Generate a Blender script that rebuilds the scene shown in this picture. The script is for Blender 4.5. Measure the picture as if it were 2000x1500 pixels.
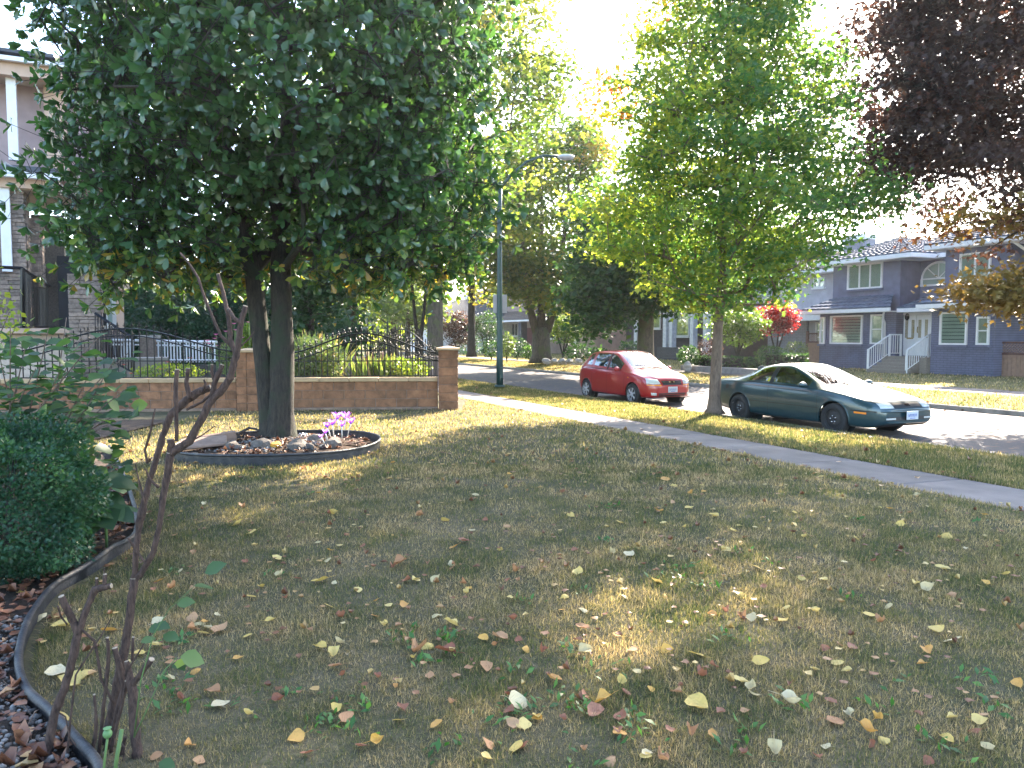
import bpy, bmesh, math, random
import numpy as np
from mathutils import Vector, Matrix
from mathutils.bvhtree import BVHTree
for _o in list(bpy.data.objects): bpy.data.objects.remove(_o)
SC = bpy.context.scene; COL = SC.collection
random.seed(7); RNG = np.random.default_rng(7)
R = math.radians
# ---------------- camera, world, sun, exposure ----------------
CAMZ = 1.6; PITCH = math.atan(93/1500)
cd = bpy.data.cameras.new('camera'); cam = bpy.data.objects.new('camera', cd); COL.objects.link(cam)
cam.location = (0, 0, CAMZ); cam.rotation_euler = (R(90)-PITCH, 0, 0)
cd.sensor_width = 36; cd.lens = 27.0; cd.clip_end = 3000; cd.clip_start = 0.05
SC.camera = cam
SUN_AZ, SUN_EL = R(26), R(31)
w = bpy.data.worlds.new('World'); SC.world = w; w.use_nodes = True
nt = w.node_tree; nt.nodes.clear()
sky = nt.nodes.new('ShaderNodeTexSky'); sky.sky_type = 'NISHITA'; sky.sun_disc = False
sky.sun_elevation = SUN_EL; sky.sun_rotation = SUN_AZ; sky.air_density = 1.0; sky.dust_density = 1.2; sky.ozone_density = 1.0
bg = nt.nodes.new('ShaderNodeBackground'); bg.inputs[1].default_value = 0.15
wo = nt.nodes.new('ShaderNodeOutputWorld'); nt.links.new(sky.outputs[0], bg.inputs[0]); nt.links.new(bg.outputs[0], wo.inputs[0])
sd = bpy.data.lights.new('sun', 'SUN'); sun = bpy.data.objects.new('sun', sd); COL.objects.link(sun)
sd.energy = 4.6; sd.angle = R(0.53); sd.color = (1.0, 0.87, 0.70)
_sv = Vector((math.sin(SUN_AZ)*math.cos(SUN_EL), math.cos(SUN_AZ)*math.cos(SUN_EL), math.sin(SUN_EL)))
sun.rotation_euler = _sv.to_track_quat('Z', 'Y').to_euler(); sun.location = _sv*60
SC.view_settings.view_transform = 'Standard'; SC.view_settings.look = 'None'
SC.view_settings.gamma = 1; SC.view_settings.use_curve_mapping = False
SC.view_settings.exposure = 2.8
# ---------------- frames ----------------
_f = Vector((0, math.cos(PITCH), -math.sin(PITCH))); _u = Vector((0, math.sin(PITCH), math.cos(PITCH)))
def ray(px, py):
    return _f + Vector(((px-1000)/1500, 0, 0)) + _u*((750-py)/1500)
def P(px, py, z=0.0):
    d = ray(px, py); t = (z-CAMZ)/d.z; return Vector((d.x*t, d.y*t, z))
def Q(px, py, Y):
    d = ray(px, py); t = Y/d.y; return Vector((d.x*t, Y, CAMZ+d.z*t))
_v = ray(300, 657); _v.z = 0; _v.normalize(); VD = _v; ND = Vector((_v.y, -_v.x, 0))
STREET = math.atan2(VD.y, VD.x)-math.pi/2       # rotation that turns +Y into the street direction
def S(u, v, z=0.0): return ND*u + VD*v + Vector((0, 0, z))
def US(p): return p.x*ND.x+p.y*ND.y, p.x*VD.x+p.y*VD.y
def FU(px, py, u):                               # where a sight line meets the vertical plane at street offset u -> (v, z)
    d = ray(px, py); t = u/(d.x*ND.x+d.y*ND.y); p = d*t; return p.x*VD.x+p.y*VD.y, CAMZ+d.z*t
def interp(x, xs, ys): return float(np.interp(x, xs, ys))
GU = [-80, 6.6, 7.38, 8.62, 11.5, 11.62, 15.0, 18.25, 18.4, 19.8, 21.0, 22.6, 29, 45, 400]
GZ = [0, 0, -.05, -.08, -.17, -.30, -.27, -.30, -.16, -.03, 0, .02, .1, .2, .2]
def gz(x, y):
    u = x*ND.x+y*ND.y; return interp(u, GU, GZ)
def gzn(u): return np.interp(u, GU, GZ)
# ---------------- object helpers ----------------
def link(o, parent=None):
    COL.objects.link(o)
    if parent is not None: o.parent = parent
    return o
def tag(o, label=None, cat=None, group=None, kind=None):
    if label: o['label'] = label
    if cat: o['category'] = cat
    if group: o['group'] = group
    if kind: o['kind'] = kind
    return o
def thing(name, label, cat, loc=(0, 0, 0), rz=0.0, group=None):
    o = bpy.data.objects.new(name, None); o.location = loc; o.rotation_euler = (0, 0, rz); o.empty_display_size = .2
    link(o); return tag(o, label, cat, group)
def mesh_np(name, V, F, attr=None, smooth=False):
    """V (n,3) array, F (m,k) int array (all faces same size)"""
    V = np.asarray(V, dtype=np.float32); F = np.asarray(F, dtype=np.int32)
    me = bpy.data.meshes.new(name); me.vertices.add(len(V)); me.vertices.foreach_set('co', V.ravel())
    k = F.shape[1]; me.loops.add(F.size); me.polygons.add(len(F))
    me.loops.foreach_set('vertex_index', F.ravel())
    me.polygons.foreach_set('loop_start', np.arange(0, F.size, k, dtype=np.int32))
    if smooth: me.polygons.foreach_set('use_smooth', np.ones(len(F), dtype=bool))
    me.update(calc_edges=True)
    if attr:
        for an, av in attr.items():
            a = me.attributes.new(an, 'FLOAT', 'POINT'); a.data.foreach_set('value', np.asarray(av, dtype=np.float32).ravel())
    return me
def add(name, me, m=None, parent=None, loc=None, rot=None):
    if m is not None and not me.materials: me.materials.append(m)
    o = bpy.data.objects.new(name, me); link(o, parent)
    if loc is not None: o.location = loc
    if rot is not None: o.rotation_euler = rot
    return o
class MB:
    """mesh builder: boxes, tubes, polygons"""
    def __init__(s): s.v = []; s.f = []; s.sm = []
    def quad(s, a, b, c, d): s.poly([a, b, c, d])
    def poly(s, pts, smooth=False):
        n = len(s.v); s.v += [tuple(p) for p in pts]; s.f.append(list(range(n, n+len(pts)))); s.sm.append(smooth)
    def box(s, c, h, rz=0.0, M=None, taper=1.0, jit=0.0):
        n = len(s.v); hx, hy, hz = h; cs, sn = math.cos(rz), math.sin(rz)
        for dz in (-1, 1):
            t = taper if dz > 0 else 1
            for dx, dy in ((-1, -1), (1, -1), (1, 1), (-1, 1)):
                x, y, z = dx*hx*t+random.uniform(-jit, jit), dy*hy*t+random.uniform(-jit, jit), dz*hz+random.uniform(-jit, jit)
                p = Vector((c[0]+x*cs-y*sn, c[1]+x*sn+y*cs, c[2]+z))
                s.v.append(tuple(M @ p) if M else tuple(p))
        for q in ((3, 2, 1, 0), (4, 5, 6, 7), (0, 1, 5, 4), (1, 2, 6, 5), (2, 3, 7, 6), (3, 0, 4, 7)):
            s.f.append([n+i for i in q]); s.sm.append(False)
        return s
    def tube(s, pts, rad, n=8, caps=True, smooth=True, rough=0.0):
        pts = [Vector(p) for p in pts]
        if not hasattr(rad, '__len__'): rad = [rad]*len(pts)
        up = Vector((0, 0, 1)); rings = []
        prevx = None
        for i, p in enumerate(pts):
            t = (pts[min(i+1, len(pts)-1)]-pts[max(i-1, 0)]).normalized()
            if prevx is None:
                a = up if abs(t.z) < .9 else Vector((1, 0, 0)); x = a.cross(t).normalized()
            else: x = (prevx - t*prevx.dot(t)).normalized()
            prevx = x; y = t.cross(x); b = len(s.v)
            for k in range(n):
                an = 2*math.pi*k/n; rr = rad[i]*(1+random.uniform(-rough, rough))
                s.v.append(tuple(p + x*math.cos(an)*rr + y*math.sin(an)*rr))
            rings.append(b)
        for i in range(len(rings)-1):
            for k in range(n):
                k2 = (k+1) % n
                s.f.append([rings[i]+k, rings[i]+k2, rings[i+1]+k2, rings[i+1]+k]); s.sm.append(smooth)
        if caps:
            s.f.append([rings[0]+k for k in range(n)][::-1]); s.sm.append(False)
            s.f.append([rings[-1]+k for k in range(n)]); s.sm.append(False)
        return s
    def ball(s, c, r, nu=10, nv=7, jit=0.0, rz=0.0, smooth=True):
        if not hasattr(r, '__len__'): r = (r, r, r)
        n = len(s.v); cs, sn = math.cos(rz), math.sin(rz)
        for j in range(nv+1):
            th = math.pi*j/nv
            for i in range(nu):
                ph = 2*math.pi*i/nu; q = 1+random.uniform(-jit, jit)
                x, y, z = r[0]*math.sin(th)*math.cos(ph)*q, r[1]*math.sin(th)*math.sin(ph)*q, r[2]*math.cos(th)*q
                s.v.append((c[0]+x*cs-y*sn, c[1]+x*sn+y*cs, c[2]+z))
        for j in range(nv):
            for i in range(nu):
                i2 = (i+1) % nu
                s.f.append([n+j*nu+i, n+(j+1)*nu+i, n+(j+1)*nu+i2, n+j*nu+i2]); s.sm.append(smooth)
        return s
    def grid(s, fn, nu, nv, smooth=True):
        n = len(s.v)
        for j in range(nv+1):
            for i in range(nu+1): s.v.append(tuple(fn(i/nu, j/nv)))
        for j in range(nv):
            for i in range(nu):
                a = n+j*(nu+1)+i; s.f.append([a, a+1, a+nu+2, a+nu+1]); s.sm.append(smooth)
        return s
    def mesh(s, name='mesh', bevel=0.0):
        me = bpy.data.meshes.new(name); me.from_pydata(s.v, [], s.f)
        me.polygons.foreach_set('use_smooth', s.sm); me.update()
        if bevel:
            bm = bmesh.new(); bm.from_mesh(me)
            bmesh.ops.bevel(bm, geom=bm.edges[:], offset=bevel, segments=1, affect='EDGES', clamp_overlap=True)
            bm.to_mesh(me); bm.free()
        return me
    def build(s, name, m, parent=None, loc=None, rot=None, bevel=0.0):
        return add(name, s.mesh(name, bevel), m, parent, loc, rot)
# ---------------- materials ----------------
MATS = {}
def N(nt, t, **k):
    n = nt.nodes.new(t)
    for a, b in k.items():
        if a.startswith('_'): setattr(n, a[1:], b)
        else: n.inputs[int(a[1:])].default_value = b
    return n
def ramp(nt, fac, cols):
    r = nt.nodes.new('ShaderNodeValToRGB'); e = r.color_ramp.elements
    while len(e) < len(cols): e.new(.5)
    for i, (p, c) in enumerate(cols): e[i].position = p; e[i].color = (*c, 1)
    nt.links.new(fac, r.inputs[0]); return r.outputs[0]
def noise(nt, scale, detail=4, rough=.55, co=None, dist=0.0):
    n = nt.nodes.new('ShaderNodeTexNoise'); n.inputs['Scale'].default_value = scale; n.inputs['Detail'].default_value = detail
    n.inputs['Roughness'].default_value = rough; n.inputs['Distortion'].default_value = dist
    if co is None:
        g = nt.nodes.new('ShaderNodeNewGeometry'); co = g.outputs['Position']
    nt.links.new(co, n.inputs['Vector']); return n.outputs[0]
def mix(nt, f, a, b, mode='MIX'):
    m = nt.nodes.new('ShaderNodeMix'); m.data_type = 'RGBA'; m.blend_type = mode
    for s, x in ((m.inputs[0], f), (m.inputs[6], a), (m.inputs[7], b)):
        if isinstance(x, (int, float)): s.default_value = x
        elif isinstance(x, tuple): s.default_value = (*x[:3], 1)
        else: nt.links.new(x, s)
    return m.outputs[2]
def bump(nt, bsdf, h, strength=.4, dist=.02):
    b = nt.nodes.new('ShaderNodeBump'); b.inputs['Strength'].default_value = strength; b.inputs['Distance'].default_value = dist
    nt.links.new(h, b.inputs['Height']); nt.links.new(b.outputs[0], bsdf.inputs['Normal'])
def mat(name, col, rough=.7, var=.18, scale=6.0, metal=0.0, spec=.5, bmp=0.0, bscale=40.0, col2=None, coat=0.0, piece=0.0):
    """plain surface with colour variation; piece = per-object variation"""
    if name in MATS: return MATS[name]
    m = bpy.data.materials.new(name); m.use_nodes = True; nt = m.node_tree; b = nt.nodes['Principled BSDF']
    b.inputs['Roughness'].default_value = rough; b.inputs['Metallic'].default_value = metal; b.inputs['Specular IOR Level'].default_value = spec
    b.inputs['Coat Weight'].default_value = coat; b.inputs['Coat Roughness'].default_value = .06
    c2 = col2 or tuple(min(1, c*(1+var)) for c in col); c1 = tuple(c*(1-var) for c in col)
    out = ramp(nt, noise(nt, scale), [(.32, c1), (.5, col), (.7, c2)])
    if piece:
        oi = nt.nodes.new('ShaderNodeObjectInfo')
        br = ramp(nt, oi.outputs['Random'], [(0, (1-piece,)*3), (1, (1+piece, 1+piece*.8, 1+piece*.6))])
        out = mix(nt, 1.0, out, br, 'MULTIPLY')
    nt.links.new(out, b.inputs['Base Color'])
    if bmp: bump(nt, b, noise(nt, bscale, 5, .65), bmp)
    MATS[name] = m; return m
def glass(name, tint, alpha=.55, rough=.03, k=1.0):
    if name in MATS: return MATS[name]
    m = bpy.data.materials.new(name); m.use_nodes = True; nt = m.node_tree; nt.nodes.clear()
    o = nt.nodes.new('ShaderNodeOutputMaterial'); t = N(nt, 'ShaderNodeBsdfTransparent', _label='t'); t.inputs[0].default_value = (*tint, 1)
    g = nt.nodes.new('ShaderNodeBsdfGlossy'); g.inputs['Roughness'].default_value = rough; g.inputs[0].default_value = (.95, .97, 1, 1)
    fr = nt.nodes.new('ShaderNodeFresnel'); fr.inputs[0].default_value = 1.5
    mm = nt.nodes.new('ShaderNodeMath'); mm.operation = 'MULTIPLY_ADD'; mm.inputs[1].default_value = k; mm.inputs[2].default_value = alpha
    mm.use_clamp = True
    mx = nt.nodes.new('ShaderNodeMixShader')
    nt.links.new(fr.outputs[0], mm.inputs[0]); nt.links.new(mm.outputs[0], mx.inputs[0]); nt.links.new(t.outputs[0], mx.inputs[1]); nt.links.new(g.outputs[0], mx.inputs[2])
    nt.links.new(mx.outputs[0], o.inputs[0]); MATS[name] = m; return m
def leafmat(name, cols, trans=.45, tcol=None, rough=.45, spec=.4, tboost=1.6):
    """leaf: colour by per-leaf attribute 'rnd' ; diffuse+gloss mixed with translucency"""
    if name in MATS: return MATS[name]
    m = bpy.data.materials.new(name); m.use_nodes = True; nt = m.node_tree; b = nt.nodes['Principled BSDF']; o = nt.nodes['Material Output']
    at = nt.nodes.new('ShaderNodeAttribute'); at.attribute_name = 'rnd'
    c = ramp(nt, at.outputs['Fac'], cols)
    b.inputs['Roughness'].default_value = rough; b.inputs['Specular IOR Level'].default_value = spec
    nt.links.new(c, b.inputs['Base Color'])
    t = nt.nodes.new('ShaderNodeBsdfTranslucent')
    tc = mix(nt, 1.0, c, tcol or (tboost*1.15, tboost*1.25, tboost*.5), 'MULTIPLY')
    nt.links.new(tc, t.inputs[0])
    mx = nt.nodes.new('ShaderNodeMixShader'); mx.inputs[0].default_value = trans
    nt.links.new(b.outputs[0], mx.inputs[1]); nt.links.new(t.outputs[0], mx.inputs[2]); nt.links.new(mx.outputs[0], o.inputs[0])
    MATS[name] = m; return m
def bark(name, c1, c2, scale=9.0, moss=None):
    if name in MATS: return MATS[name]
    m = bpy.data.materials.new(name); m.use_nodes = True; nt = m.node_tree; b = nt.nodes['Principled BSDF']; b.inputs['Roughness'].default_value = .9
    g = nt.nodes.new('ShaderNodeNewGeometry'); mp = nt.nodes.new('ShaderNodeMapping'); mp.inputs['Scale'].default_value = (1, 1, .25)
    nt.links.new(g.outputs['Position'], mp.inputs[0])
    n1 = noise(nt, scale*3, 5, .7, mp.outputs[0]); c = ramp(nt, n1, [(.35, c1), (.65, c2)])
    if moss: c = mix(nt, ramp(nt, noise(nt, 3.0), [(.5, (0, 0, 0)), (.6, (1, 1, 1))]), c, moss)
    nt.links.new(c, b.inputs['Base Color']); bump(nt, b, n1, .8, .03)
    MATS[name] = m; return m
# ================= GROUND =================
def groundmat(name, cols, s1=1.1, s2=9.0, fine=60, bs=.8):
    m = bpy.data.materials.new(name); m.use_nodes = True; nt = m.node_tree; b = nt.nodes['Principled BSDF']; b.inputs['Roughness'].default_value = .95
    b.inputs['Specular IOR Level'].default_value = .2
    a = ramp(nt, noise(nt, s1, 4, .6), [(.35, cols[0]), (.5, cols[1]), (.66, cols[2])])
    c = ramp(nt, noise(nt, s2, 5, .7), [(.3, cols[3]), (.55, cols[1]), (.75, cols[2])])
    o = mix(nt, .5, a, c)
    f = noise(nt, fine, 4, .7); o = mix(nt, .6, o, ramp(nt, f, [(.3, (.35, .35, .35)), (.7, (1.3, 1.3, 1.3))]), 'MULTIPLY')
    nt.links.new(o, b.inputs['Base Color']); bump(nt, b, f, bs, .02); MATS[name] = m; return m
LAWN_G = groundmat('lawn soil', [(.07, .072, .035), (.11, .095, .055), (.19, .15, .095), (.055, .06, .03)])
FAR_G = groundmat('far lawn', [(.13, .14, .05), (.20, .17, .08), (.30, .23, .11), (.09, .11, .035)], .6, 5)
def strip(name, us, m, v0=-60, v1=200, nv=120, dz=0.0, kindt='structure', jit=0.0):
    us = np.array(us); vs = np.concatenate([np.linspace(v0, v1, nv)]); V = []
    for v in vs:
        for u in us:
            z = gzn(u)+dz; p = S(u, v, z+ (random.uniform(-jit, jit) if jit else 0)); V.append(tuple(p))
    k = len(us); F = [[j*k+i, j*k+i+1, (j+1)*k+i+1, (j+1)*k+i] for j in range(len(vs)-1) for i in range(k-1)]
    o = add(name, mesh_np(name, V, F, smooth=True), m); return tag(o, kind=kindt)
tag(MB().box((0, 400, -.75), (1500, 1500, .2)).build('ground', mat('earth', (.16, .15, .07), .95)), kind='structure')
strip('lawn', list(np.linspace(-60, 6.6, 40))+[7.0, 7.38], LAWN_G, nv=160, jit=.008)
strip('verge', [8.62, 8.9, 9.6, 10.4, 11.2, 11.42], LAWN_G, nv=200, jit=.01)
strip('far_verge', [18.42, 18.8, 19.3, 19.8, 20.4, 21.0], FAR_G)
strip('far_lawn', [22.6, 25, 29, 35, 45, 70, 120], FAR_G)
# asphalt
m = bpy.data.materials.new('asphalt'); m.use_nodes = True; nt = m.node_tree; b = nt.nodes['Principled BSDF']; b.inputs['Roughness'].default_value = .8
c = ramp(nt, noise(nt, .5, 4), [(.35, (.052, .046, .050)), (.65, (.085, .072, .073))])
f = noise(nt, 90, 3, .8); c = mix(nt, .7, c, ramp(nt, f, [(.3, (.55, .55, .55)), (.7, (1.4, 1.35, 1.3))]), 'MULTIPLY')
lf = ramp(nt, noise(nt, 4.0, 8, .75), [(.56, (0, 0, 0)), (.62, (1, 1, 1))]); c = mix(nt, lf, c, (.22, .12, .07))
nt.links.new(c, b.inputs['Base Color']); bump(nt, b, f, .35, .01); ASPH = m
strip('road', [11.58, 12.2, 13.5, 15, 16.5, 17.8, 18.30], ASPH, nv=200)
# kerbs (concrete, real step)
CONC = mat('concrete', (.33, .30, .27), .85, .2, 3, bmp=.3, bscale=60)
KERB = mat('kerb concrete', (.24, .21, .18), .9, .3, 5, bmp=.4, bscale=50)
def kerb(u0, u1, ztop):
    mb = MB(); vs = np.linspace(-60, 200, 240)
    prof = [(u0, ztop), (u1-.03*(1 if u1 > u0 else -1), ztop+.004), (u1, ztop-.02), (u1+.02*(1 if u1 > u0 else -1), ztop-.22)]
    n = 0
    for v in vs:
        for u, z in prof: mb.v.append(tuple(S(u, v, z)))
    k = len(prof)
    for j in range(len(vs)-1):
        for i in range(k-1):
            a = j*k+i; mb.f.append([a, a+1, a+k+1, a+k]); mb.sm.append(False)
    return tag(mb.build('kerb', KERB), kind='structure')
kerb(11.42, 11.58, -.165); kerb(18.46, 18.30, -.155)
# sidewalks: individual slabs
def slabs(name, u0, u1, v0, v1, L, m, th=.1):
    base = tag(MB().box((0, 0, -.14), ((u1-u0)/2-.01, (v1-v0)/2, .05)).build(name, mat('joint dirt', (.06, .05, .04), .95), loc=S((u0+u1)/2, (v0+v1)/2, gz(*S((u0+u1)/2, 0)[:2])), rot=(0, 0, STREET)), kind='structure')
    me = MB().box((0, 0, 0), ((u1-u0)/2, L/2-.018, .05)).mesh('slab', .012); me.materials.append(m)
    sl = math.atan2(gzn(u1)-gzn(u0), u1-u0)
    k = int((v1-v0)/L)
    for i in range(k):
        o = bpy.data.objects.new('slab', me); link(o, base); v = v0+L*(i+.5)-(v0+v1)/2
        o.location = (0, v, -.045+random.uniform(-.004, .004)); o.rotation_euler = (random.uniform(-.003, .003), -sl, 0)
    return base
SW = mat('sidewalk concrete', (.185, .150, .132), .85, .28, 1.6, bmp=.35, bscale=90, piece=.10)
slabs('sidewalk', 7.38, 8.62, -22, 60, 1.55, SW)
slabs('far_sidewalk', 21.0, 22.5, -10, 80, 1.6, SW)
# driveway crossing in front of the blue house and path
tag(MB().box((0, 0, 0), (3.2, .7, .02)).build('path', SW, loc=S(25.8, 9.6, .075), rot=(0, 0, STREET)), kind='structure')
# ---------------- bed edge ----------------
EDGE_PX = [(268, 1025), (215, 1075), (170, 1105), (110, 1138), (76, 1180), (48, 1232), (36, 1290), (52, 1345), (100, 1395), (150, 1450), (196, 1510)]
EDGE = [P(x, y, .07) for x, y in EDGE_PX]
EDGE = [Vector((-5.6, 10.6, .07)), Vector((-4.4, 8.6, .07))] + EDGE + [Vector((-1.35, 2.35, .07)), Vector((-1.1, 1.9, .07)), Vector((-1.0, 1.2, .07))]
_ey = np.array([e.y for e in EDGE])[::-1]; _ex = np.array([e.x for e in EDGE])[::-1]
def edge_x(y): return np.interp(y, _ey, _ex, left=_ex[0], right=-6.4)
RING_C = Vector((-3.27, 10.75, 0)); RING_R = 1.36
WALL_A = Q(235, 700, 16.35); WALL_B = Q(875, 700, 16.9)
WD = (WALL_A-WALL_B); WD.z = 0; WD.normalize(); WN = Vector((WD.y, -WD.x, 0))
if WN.y > 0: WN = -WN
def WL(px, off=0.0):
    """point of the wall line under picture column px; off = metres toward the camera"""
    a = (px-1000)/1500; o = Vector((WALL_B.x, WALL_B.y, 0))+WN*off
    # x = a*y' ; ray direction in plan (a, cosP..)
    d = ray(px, 740); d = Vector((d.x, d.y, 0)); d /= d.y
    # solve o + s*WD = t*d
    det = WD.x*(-d.y)-WD.y*(-d.x); s = ((-o.x)*(-d.y)-(-o.y)*(-d.x))/det
    return o+WD*s
def lawn_ok(x, y):
    u = x*ND.x+y*ND.y; v = x*VD.x+y*VD.y
    ok = (u < 7.36) & (x > edge_x(y)+.06)
    ok &= ((x-RING_C.x)**2+(y-RING_C.y)**2) > (RING_R+.02)**2
    ok &= ~((x < -1.12) & (y > WALL_B.y+(x-WALL_B.x)*WD.y/WD.x-.16))
    return ok
# ---------------- grass blades ----------------
m = bpy.data.materials.new('grass blades'); m.use_nodes = True; nt = m.node_tree; b = nt.nodes['Principled BSDF']; b.inputs['Roughness'].default_value = .6; b.inputs['Specular IOR Level'].default_value = .25
at = nt.nodes.new('ShaderNodeAttribute'); at.attribute_name = 'rnd'
green = ramp(nt, at.outputs['Fac'], [(0, (.04, .062, .028)), (.5, (.085, .105, .048)), (.8, (.17, .155, .085)), (1, (.32, .26, .17))])
dry = ramp(nt, at.outputs['Fac'], [(0, (.11, .10, .055)), (.4, (.235, .18, .12)), (.75, (.385, .295, .205)), (1, (.53, .43, .32))])
pat = ramp(nt, noise(nt, 1.5, 5, .62, dist=.4), [(.41, (0, 0, 0)), (.64, (1, 1, 1))])
gcol = mix(nt, pat, green, dry)
nt.links.new(gcol, b.inputs['Base Color'])
t = nt.nodes.new('ShaderNodeBsdfTranslucent'); nt.links.new(mix(nt, 1.0, gcol, (2.1, 1.95, 1.0), 'MULTIPLY'), t.inputs[0])
mx = nt.nodes.new('ShaderNodeMixShader'); mx.inputs[0].default_value = .5; nt.links.new(b.outputs[0], mx.inputs[1]); nt.links.new(t.outputs[0], mx.inputs[2])
nt.links.new(mx.outputs[0], nt.nodes['Material Output'].inputs[0]); GRASS = m
GRASS_V = GRASS.copy(); GRASS_V.name = 'verge grass blades'
for n_ in GRASS_V.node_tree.nodes:
    if n_.type == 'VALTORGB' and abs(n_.color_ramp.elements[0].position-.41) < .01: n_.color_ramp.elements[0].position = .50; n_.color_ramp.elements[1].position = .74
def blades(name, x, y, h, wd, lean=.5, label=None):
    n = len(x); u = x*ND.x+y*ND.y; z = gzn(u)
    h = h*RNG.uniform(.5, 1.3, n); az = RNG.uniform(0, 2*np.pi, n); la = RNG.uniform(0, 2*np.pi, n); l = np.abs(RNG.normal(0, lean, n))
    dx, dy = np.cos(az)*wd/2, np.sin(az)*wd/2
    V = np.empty((n, 3, 3), dtype=np.float32)
    V[:, 0] = np.stack([x-dx, y-dy, z-.004], 1); V[:, 1] = np.stack([x+dx, y+dy, z-.004], 1)
    V[:, 2] = np.stack([x+np.cos(la)*l*h*1.3, y+np.sin(la)*l*h*1.3, z+h*np.cos(np.minimum(l, 1.3))], 1)
    r = np.repeat(RNG.uniform(0, 1, n), 3)
    me = mesh_np(name, V.reshape(-1, 3), np.arange(n*3).reshape(-1, 3), {'rnd': r})
    o = add(name, me, GRASS_V if label and 'verge' in label else GRASS); return tag(o, label, 'grass', kind='stuff')
def clumpy(x, y, s, thr=.0):
    k = np.sin(x*s*3.1+np.sin(y*s*2.3)*1.7)*np.sin(y*s*2.7+np.sin(x*s*1.9)*2.1)+.5*np.sin(x*s*7.7+1)*np.sin(y*s*8.3+2)
    return k
n = 660000
yy = 1.6*np.exp(RNG.uniform(0, math.log(9.5/1.6), n)**1.0); xx = RNG.uniform(-1, 1, n)*(.72*yy+1.0)
ok = lawn_ok(xx, yy); kk = clumpy(xx, yy, 1.3); ok &= RNG.uniform(0, 1, n) < np.clip(.82+.3*kk, .5, 1)
xx, yy, kk = xx[ok], yy[ok], kk[ok]
blades('grass', xx, yy, .020+.009*np.clip(kk, -1, 1)+.0024*yy, .0016+.0008*yy, .95, 'short patchy green and straw coloured lawn grass in the foreground')
n = 200000
yy = 1.8*np.exp(RNG.uniform(0, math.log(4.4), n)); xx = RNG.uniform(-1, 1, n)*(.72*yy+.8); ok = lawn_ok(xx, yy); xx, yy = xx[ok], yy[ok]
blades('thatch', xx, yy, .018+.003*yy, .0016+.0008*yy, 1.6, 'flattened dry thatch lying between the grass blades of the foreground lawn')
n = 230000
yy = RNG.uniform(8.5**.5, 34**.5, n)**2; xx = RNG.uniform(-1, 1, n)*(.70*yy+1.5)
ok = lawn_ok(xx, yy) ; xx, yy = xx[ok], yy[ok]
blades('grass', xx, yy, .04+.0006*yy, .007+.0009*yy, .5, 'sunlit dry lawn grass beyond the tree ring up to the sidewalk')
n = 130000
vv = RNG.uniform(2**.5, 40**.5, n)**2; uu = RNG.uniform(8.6, 11.45, n); pt = [ND.x*uu+VD.x*vv, ND.y*uu+VD.y*vv]
blades('grass', pt[0], pt[1], np.full(n, .055), .010+.0006*vv, .45, 'green grass of the verge between sidewalk and road')
n = 60000
vv = RNG.uniform(2, 60, n); uu = np.where(RNG.uniform(0, 1, n) < .5, RNG.uniform(18.45, 20.95, n), RNG.uniform(22.55, 30, n)); pt = [ND.x*uu+VD.x*vv, ND.y*uu+VD.y*vv]
blades('grass', pt[0], pt[1], np.full(n, .07), .035, .45, 'grass of the lawns on the far side of the road')
# tufts at the edges of the sidewalk
n = 16000
vv = RNG.uniform(-1, 30, n); uu = np.where(RNG.uniform(0, 1, n) < .5, RNG.normal(7.36, .035, n), RNG.normal(8.66, .04, n)); pt = [ND.x*uu+VD.x*vv, ND.y*uu+VD.y*vv]
blades('grass', pt[0], pt[1], np.full(n, .05), .009, .6, 'ragged grass fringe along both edges of the near sidewalk')
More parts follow.
